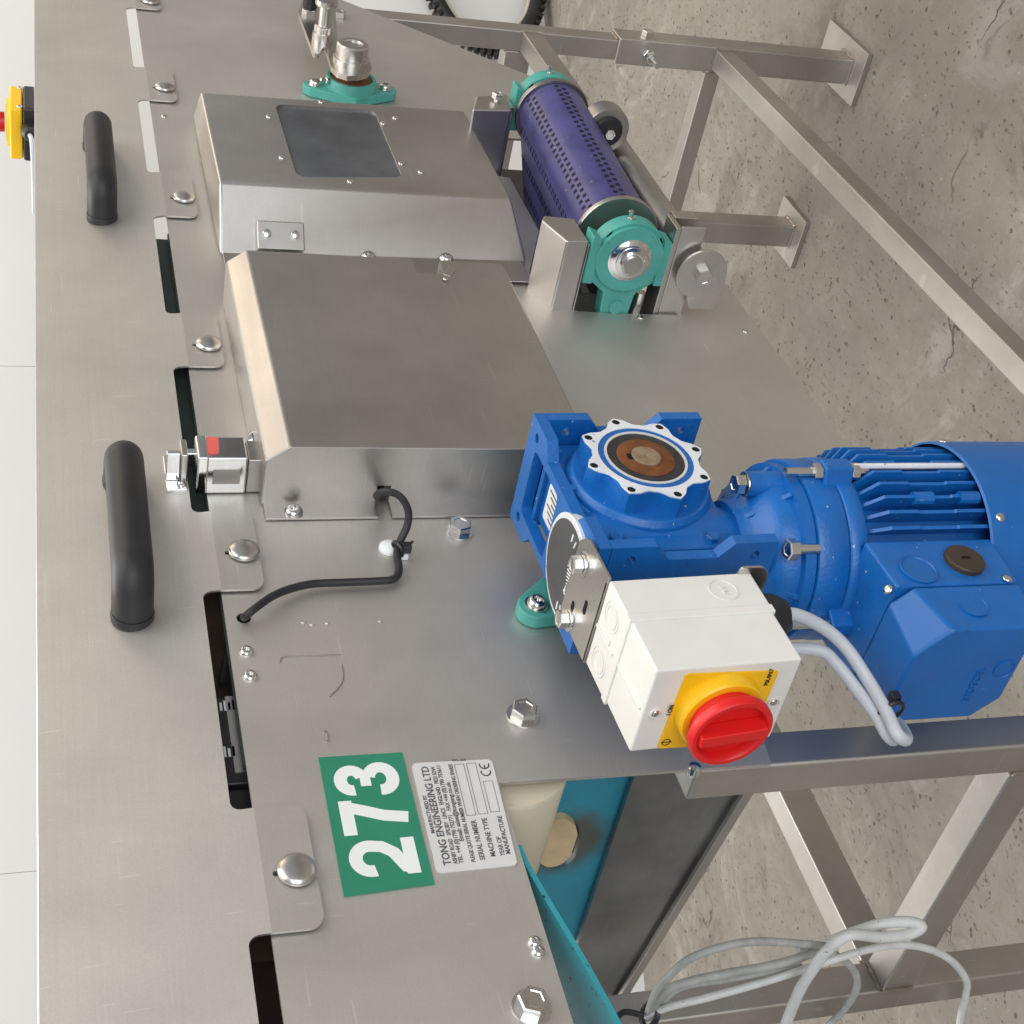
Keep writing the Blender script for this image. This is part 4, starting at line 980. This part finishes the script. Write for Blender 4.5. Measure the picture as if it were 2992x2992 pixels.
# terminal box
TY0, TY1, TZ0, TZ1 = -.150, -.040, .664, .778
tb = MB()
tb.hexa([Vector((.748, TY0, TZ0-.006)), Vector((.748, TY1, TZ0-.006)), Vector((.748, TY1, TZ1)), Vector((.748, TY0, TZ1))],
        [Vector((.694, TY0, TZ0)), Vector((.694, TY1, TZ0)), Vector((.694, TY1, TZ1-.002)), Vector((.694, TY0, TZ1-.002))])
tbx = tb.build('terminal_box', 'blue_paint', gm, .003, 3)
lid = MB()
def lidloop(x, i, c1): return [Vector((x, TY0+i, TZ0+i)), Vector((x, TY1-i-c1*.8, TZ0+i)), Vector((x, TY1-i, TZ0+i+c1*.8)), Vector((x, TY1-i, TZ1-i-c1*.6)), Vector((x, TY1-i-c1*.6, TZ1-i)), Vector((x, TY0+i+c1, TZ1-i)), Vector((x, TY0+i, TZ1-i-c1))]
lid.hexa(lidloop(.6930, .0, .016), lidloop(.6480, .005, .026))
ld = lid.build('terminal_lid', 'blue_plain', gm, .003, 3)
for y, z in ((TY0+.006, TZ1+.002), (TY0-.001, TZ0+.010), (TY1-.01, TZ1+.002)):
    stud(tbx, (.697, y, z), Vector((0, -.6, .8)) if z > .7 else -Y_, RIVET, 'screw')
k1 = PY(2682, 1668, TY0); k2 = PY(2815, 1643, TY0); k3 = PY(2840, 1772, TY0+.004)
MB().lathe([(.0155, 0), (.0158, .002), (.0145, .0026), (.0138, .0014), (.012, .0012)], (k1.x, TY0, k1.z), -Y_, 32).build('knockout', 'blue_plain', tbx)
MB().lathe([(.0165, 0), (.0165, .004), (.0155, .005), (.003, .0052)], (k2.x, TY0, k2.z), -Y_, 32).build('blanking_plug', 'brown_plug', tbx)
MB().box((k2.x-.001, TY0-.0058, k2.z-.004), (k2.x+.001, TY0-.005, k2.z+.004)).build('plug_slot', 'dark_hole', tbx)
MB().lathe([(.0125, 0), (.0127, .0014), (.0118, .0016), (.0112, .0005)], (k3.x, TY0+.0032, k3.z), -Y_, 32).build('knockout', 'blue_plain', ld)
text('embossed_mark', 'MOTOR', .010, (.6476, TY0+.085, .700), (0, -1, 0), Z_, 'blue_plain', ld, .0012, .0)
MB().tube([Vector((.6476, -.10+.009*math.cos(t), .682+.009*math.sin(t))) for t in [2*math.pi*k/24 for k in range(24)]], .0008, 5, True).build('embossed_ring', 'blue_plain', ld)

# ------------------------------------------------------------------ isolator switch on its bracket
iso = thing('isolator_switch', (.66, -.11, .885), 'white isolator box with red rotary knob on a yellow plate', 'isolator switch')
Bp = PY(1929, 1960, -.152); Ep = PY(1788, 1693, -.152)
Ap = PX(1840, 2194, Bp.x); zt = (Bp.z+Ep.z)/2; Cp = PX(2351, 1944, Bp.x)
ex = Vector((Ep.x-Bp.x, 0, 0)).length
ix0, ix1 = Bp.x, Ep.x; iy0, iy1 = -.152, Ap.y; iz1 = zt; iz0 = Cp.z
irot = Matrix.Rotation(R(-2.2), 3, 'Y') @ Matrix.Rotation(R(1.0), 3, 'Z'); ipiv = Vector((ix0, iy0, iz1))
def ir(v): return irot @ (Vector(v)-ipiv)+ipiv
class IB(MB):
    def add(s, vs, fs): return MB.add(s, [ir(v) for v in vs], fs)
xm = ix0+(ix1-ix0)*.56      # joint between lid and base
base = IB().box((xm+.0006, iy0-.001, iz0-.001), (ix1, iy1+.001, iz1+.001)).build('base', 'white_plastic', iso, .002, 3)
lidb = IB().box((ix0, iy0, iz0), (xm, iy1, iz1)).build('lid', 'white_plastic', iso, .002, 3)
IB().box((xm-.0035, iy0-.0016, iz0-.0016), (xm+.0045, iy1+.0016, iz1+.0016)).build('seal_lip', 'white_plastic', lidb, .0008)
# raised ribs and knock-outs on the top of the box
zc = iz1; ym = (iy0+iy1)/2
IB().box((xm+.006, ym-.0012, zc-.001), (ix1-.002, ym+.0012, zc+.0026)).build('rib', 'white_plastic', base, .0005)
IB().box((ix0+.004, ym-.0012, zc-.001), (xm-.004, ym+.0012, zc+.0016)).build('rib', 'white_plastic', lidb, .0005)
IB().box((xm+.014, ym-.006, zc-.001), (xm+.030, ym-.0014, zc+.0024)).build('mounting_lug', 'white_plastic', base, .0005)
for y in (iy0+.018, iy1-.018):
    c = ir(((xm+ix1)/2+.002, y, zc+.001)); nn = irot @ Z_
    for r in (.0125, .0092): MB().lathe([(r, -.0005), (r, .0006), (r-.0012, .0006), (r-.0012, -.0005)], c, nn, 32, False).build('knockout_ring', 'white_plastic', base)
c = ir((ix1-.018, iy0-.001, iz0+.030)); nn = irot @ -Y_
MB().lathe([(.0115, -.0004), (.0115, .0006), (.0105, .0006), (.0105, -.0004)], c, nn, 32, False).build('knockout_ring', 'white_plastic', base)
text('knockout_mark', 'M20', .0055, ir((ix1-.0235, iy0-.0013, iz0+.0278)), irot @ X_, irot @ Z_, 'white_plastic', base, .0008)
for y, z in ((iy1-.010, iz1-.009), (iy0+.010, iz0+.011)):
    if 1:
        yy, zz = (iy1-.0385, iz1-.010) if y > ym else (iy0+.042, iz0+.010)
        p = ir((ix0-.0002, yy, zz)); MB().lathe([(.0052, 0), (.0052, .0012), (.0040, .0014), (.0036, -.002)], p, irot @ -X_, 20).build('screw_boss', 'white_plastic', lidb)
        put('screw', RIVETS, 'bolt_steel', lidb, place(p+irot @ Vector((-.0002, 0, 0)), irot @ -X_))
# yellow plate
def onface(x, y, d=0.):     # photo point on the lid face
    n = irot @ -X_; o = ir((ix0, iy0, iz1)); r = ray(x, y); t = (o-CAM).dot(n)/r.dot(n); return CAM+r*t+n*d
fa = [onface(x, y) for x, y in ((1918, 2183), (2003, 1967), (2275, 1957), (2183, 2170))]
fx = irot @ Y_; fz = irot @ Z_; fo = ir((ix0, iy0, iz1)); fn_ = irot @ -X_
def f2(p): q = p-fo; return (q.dot(fx), q.dot(fz))
def fP(p, d): return fo+fx*p[0]+fz*p[1]+fn_*d
MB().prism([fillet([f2(p) for p in fa], .0025, 3)], fP, .0001, .0014).build('yellow_plate', 'yellow_plastic', lidb)
kc = f2(onface(2080, 2065)); 
kc = ((f2(fa[0])[0]+f2(fa[2])[0])/2-.001, (f2(fa[0])[1]+f2(fa[2])[1])/2)
kc = (kc[0]-.003, kc[1]+.002); ko = fP(kc, 0)
kb = fP(kc, .005)
MB().lathe([(.0325, .001), (.0318, .011), (.0305, .0125), (.024, .0125)], ko, fn_, 48).build('knob_collar', 'yellow_plastic', iso)
kn = MB().lathe([(.0255, .0075), (.0255, .0150), (.0300, .0156), (.0312, .017), (.0312, .0225), (.0300, .0240), (.0268, .0240), (.0255, .0225), (.0250, .0160), (.001, .0160)], kb, fn_, 56).build('rotary_knob', 'red_plastic', iso, ang=40)
gd = (fz*.995+fx*.08).normalized()            # grip bar direction
gs = fn_.cross(gd).normalized()
gb = [kb+fn_*.0158+gd*x*.0262+gs*y*.0062 for x, y in ((-1, -1), (1, -1), (1, 1), (-1, 1))]
gt = [kb+fn_*.0280+gd*x*.0255+gs*y*.0046 for x, y in ((-1, -1), (1, -1), (1, 1), (-1, 1))]
MB().hexa(gb, gt).build('grip_bar', 'red_plastic', kn, .0012)
w0 = kb+fn_*.0162+gd*-.014+gs*.014
MB().box((-.004, -.003, -.0004), (.004, .003, .0004)).build('position_window', 'yellow_plastic', kn).matrix_basis = Matrix(((gd.x, gs.x, fn_.x, w0.x), (gd.y, gs.y, fn_.y, w0.y), (gd.z, gs.z, fn_.z, w0.z), (0, 0, 0, 1)))
def ftext(s, x, y, size, xd, yd): text('lettering', s, size, onface(x, y, .0016), xd, yd, 'black_ink', lidb, .0003, .0001)
ftext('IP67', 2245, 2000, .0055, -fx, fz) if 0 else None
ftext('P0L/IP67', 2240, 1998, .0046, -fx, fz)
ftext('I ON', 1957, 2085, .0048, -fx, fz)
oc2 = onface(1944, 2164, .0016)
MB().tube([oc2+fx*.0030*math.cos(t)+fz*.0030*math.sin(t) for t in [2*math.pi*k/20 for k in range(20)]], .0004, 4, True).tube([oc2-fz*.0042, oc2+fz*.0042], .0004, 4).build('off_symbol', 'black_ink', lidb)
# bracket: flat top on the worm cover, bent down behind the box
zb = cc.z+.0072
br = MB()
bx = ix1+.0015; by0, by1 = iy0+.000, iy1+.006
tp = [PZ(x, y, zb) for x, y in ((1783, 1688), (1712, 1930), (1640, 1845), (1650, 1780), (1690, 1600), (1700, 1588))]
tp2 = [(bx, by0), (bx, by1), (bx+.062, by1+.004), (bx+.062, by0+.016), (bx+.050, by0+.004)]
br.plateXY([fillet(tp2, [0, 0, .004, .006, .012], 5)], zb, zb+.0022)
br.plateYZ([fillet([(by0+.006, zb+.0022), (by1, zb+.0022), (by1, iz0-.012), (by0-.006, iz0-.012), (by0-.006, iz0+.012), (by0+.006, iz0+.016)], [0, 0, .01, .01, .004, .002], 5)], bx+.0002, bx+.0024)
br.build('bracket', 'bracket_steel', iso, .0006)
for x, y in ((1703, 1650), (1662, 1808)):
    p = PZ(x, y, zb+.0022); bolt(iso, p, Z_, me=m_hex(.0125, .0080), wme=WASHS, spin=.3)
for x, y, l in ((1709, 1775, .0065), (1672, 1772, .005), (1708, 1672, .005)):
    p = PZ(x, y, zb+.0024); q = [(p.x-.0024, p.y-l), (p.x+.0024, p.y-l), (p.x+.0024, p.y+l), (p.x-.0024, p.y+l)]
    MB().plateXY([fillet(q, .0022, 4)], zb+.0022, zb+.0026).build('slot', 'dark_hole', iso)
# glands under the box and the two grey motor cables
g1 = ir((ix1-.026, iy0+.022, iz0)); g2 = ir((xm+.012, iy1-.024, iz0)); g2 = ir((ix1-.020, iy1-.020, iz0))
for g in (g1, g2):
    MB().lathe([(.0175, 0), (.0185, .004), (.0180, .014), (.0135, .024), (.0062, .027)], g, -Z_, 24).build('cable_gland', 'black_rubber', iso)
def cable(name, pts, r, mat, label, k=8, group=None):
    c = MB().tube(spline(pts, k), r, 12).build(name, mat); return tag(c, label, 'cable', group)
ty = -.085
low = PY(2640, 2150, -.085)
cable('motor_cable', [g1-Z_*.016, g1-Z_*.032+Vector((0, -.002, 0)), PY(2400, 1830, -.118), PY(2470, 1890, -.105), PY(2535, 1985, -.09), PY(2590, 2080, -.085), PY(2618, 2140, -.082), PY(2640, 2160, -.076), PY(2648, 2156, -.066), PY(2634, 2128, -.052), PY(2600, 2075, -.036), (.715, -.020, .715), (.740, -.034, .725)], .0052, 'grey_cable', 'grey motor cable from the isolator, lower of the pair, looping to the terminal box', group='grey motor cables')
cable('motor_cable', [g2-Z_*.016, g2-Z_*.030, PY(2390, 1900, -.098), PY(2440, 1935, -.092), PY(2500, 2010, -.082), PY(2560, 2090, -.076), PY(2588, 2140, -.072), PY(2606, 2160, -.066), PY(2614, 2156, -.056), PY(2602, 2128, -.044), PY(2570, 2075, -.030), (.712, -.012, .725), (.740, -.030, .735)], .0050, 'grey_cable', 'grey motor cable from the isolator, inner of the pair, looping to the terminal box', group='grey motor cables')
tie = thing('cable_tie', PY(2610, 2082, -.085), 'black cable tie binding the two grey motor cables together', 'cable tie')
q = PY(2600, 2082, -.079); dcb = (PY(2618, 2140, -.08)-PY(2560, 2035, -.085)).normalized(); ta, tb_, _ = frame(dcb)
MB().tube([q+ta*.0130*math.cos(t)+tb_*.0105*math.sin(t) for t in [2*math.pi*k/20 for k in range(20)]], .0017, 6, True).build('band', 'black_plastic', tie)
MB().box(q-Vector((.004, .004, .004))+Vector((.006, -.010, -.003)), q+Vector((.010, -.006, .001))).build('tie_head', 'black_plastic', tie, .001)

# ------------------------------------------------------------------ white lead coiled on the far leg
def zp(x, y, Y): return PX(1800+x*.617, 2200+y*.617, .6515-(.285-Y)*.42)
ml = thing('mains_lead', (.64, .33, .55), 'coiled white mains lead tied to the far leg of the stand', 'cable')
def strand(pts, r, mat): MB().tube(spline([zp(x, y, Y) for x, y, Y in pts], 7), r, 12).build('strand', mat, ml)
strand([(1000, 900, .245), (1120, 852, .24), (1260, 808, .235), (1385, 800, .225), (1448, 822, .21), (1385, 858, .205), (1250, 872, .20), (1110, 862, .20), (1010, 925, .20), (935, 1020, .20), (872, 1120, .20), (825, 1230, .20), (790, 1330, .20), (770, 1450, .2)], .0052, 'white_cable')
strand([(150, 1235, .285), (185, 1140, .27), (240, 1070, .26), (340, 980, .255), (490, 922, .25), (650, 893, .25), (830, 900, .25), (1000, 915, .25)], .0036, 'dirty_cable')
strand([(165, 1225, .285), (230, 1130, .268), (340, 1085, .262), (520, 1045, .258), (720, 1010, .255), (900, 960, .25), (1030, 905, .245)], .0042, 'dirty_cable')
strand([(140, 1245, .285), (260, 1200, .262), (430, 1160, .255), (700, 1085, .25), (950, 1005, .25), (1150, 942, .25), (1320, 910, .25), (1470, 925, .25), (1590, 985, .25), (1658, 1075, .25), (1655, 1150, .25), (1635, 1230, .25), (1620, 1330, .25), (1600, 1450, .25)], .0037, 'white_cable')
strand([(860, 930, .262), (980, 935, .262), (1085, 985, .262), (1140, 1060, .262), (1130, 1140, .262), (1075, 1220, .262), (1000, 1300, .262), (920, 1400, .26)], .0036, 'dirty_cable')
strand([(170, 1235, .288), (300, 1115, .272), (520, 1075, .268), (760, 1030, .268), (880, 1010, .265)], .003, 'dirty_cable')
q = zp(160, 1240, .280)
MB().tube([q+Vector((.010*math.cos(t), .013*math.sin(t), .004*math.sin(t))) for t in [2*math.pi*k/20 for k in range(20)]], .003, 8, True).build('tie', 'black_plastic', ml)
MB().tube(spline([q+Vector((0, 0, .006)), q+Vector((.006, 0, .024)), q+Vector((-.002, 0, .038))], 5), .003, 8).build('tie_tail', 'black_plastic', ml)
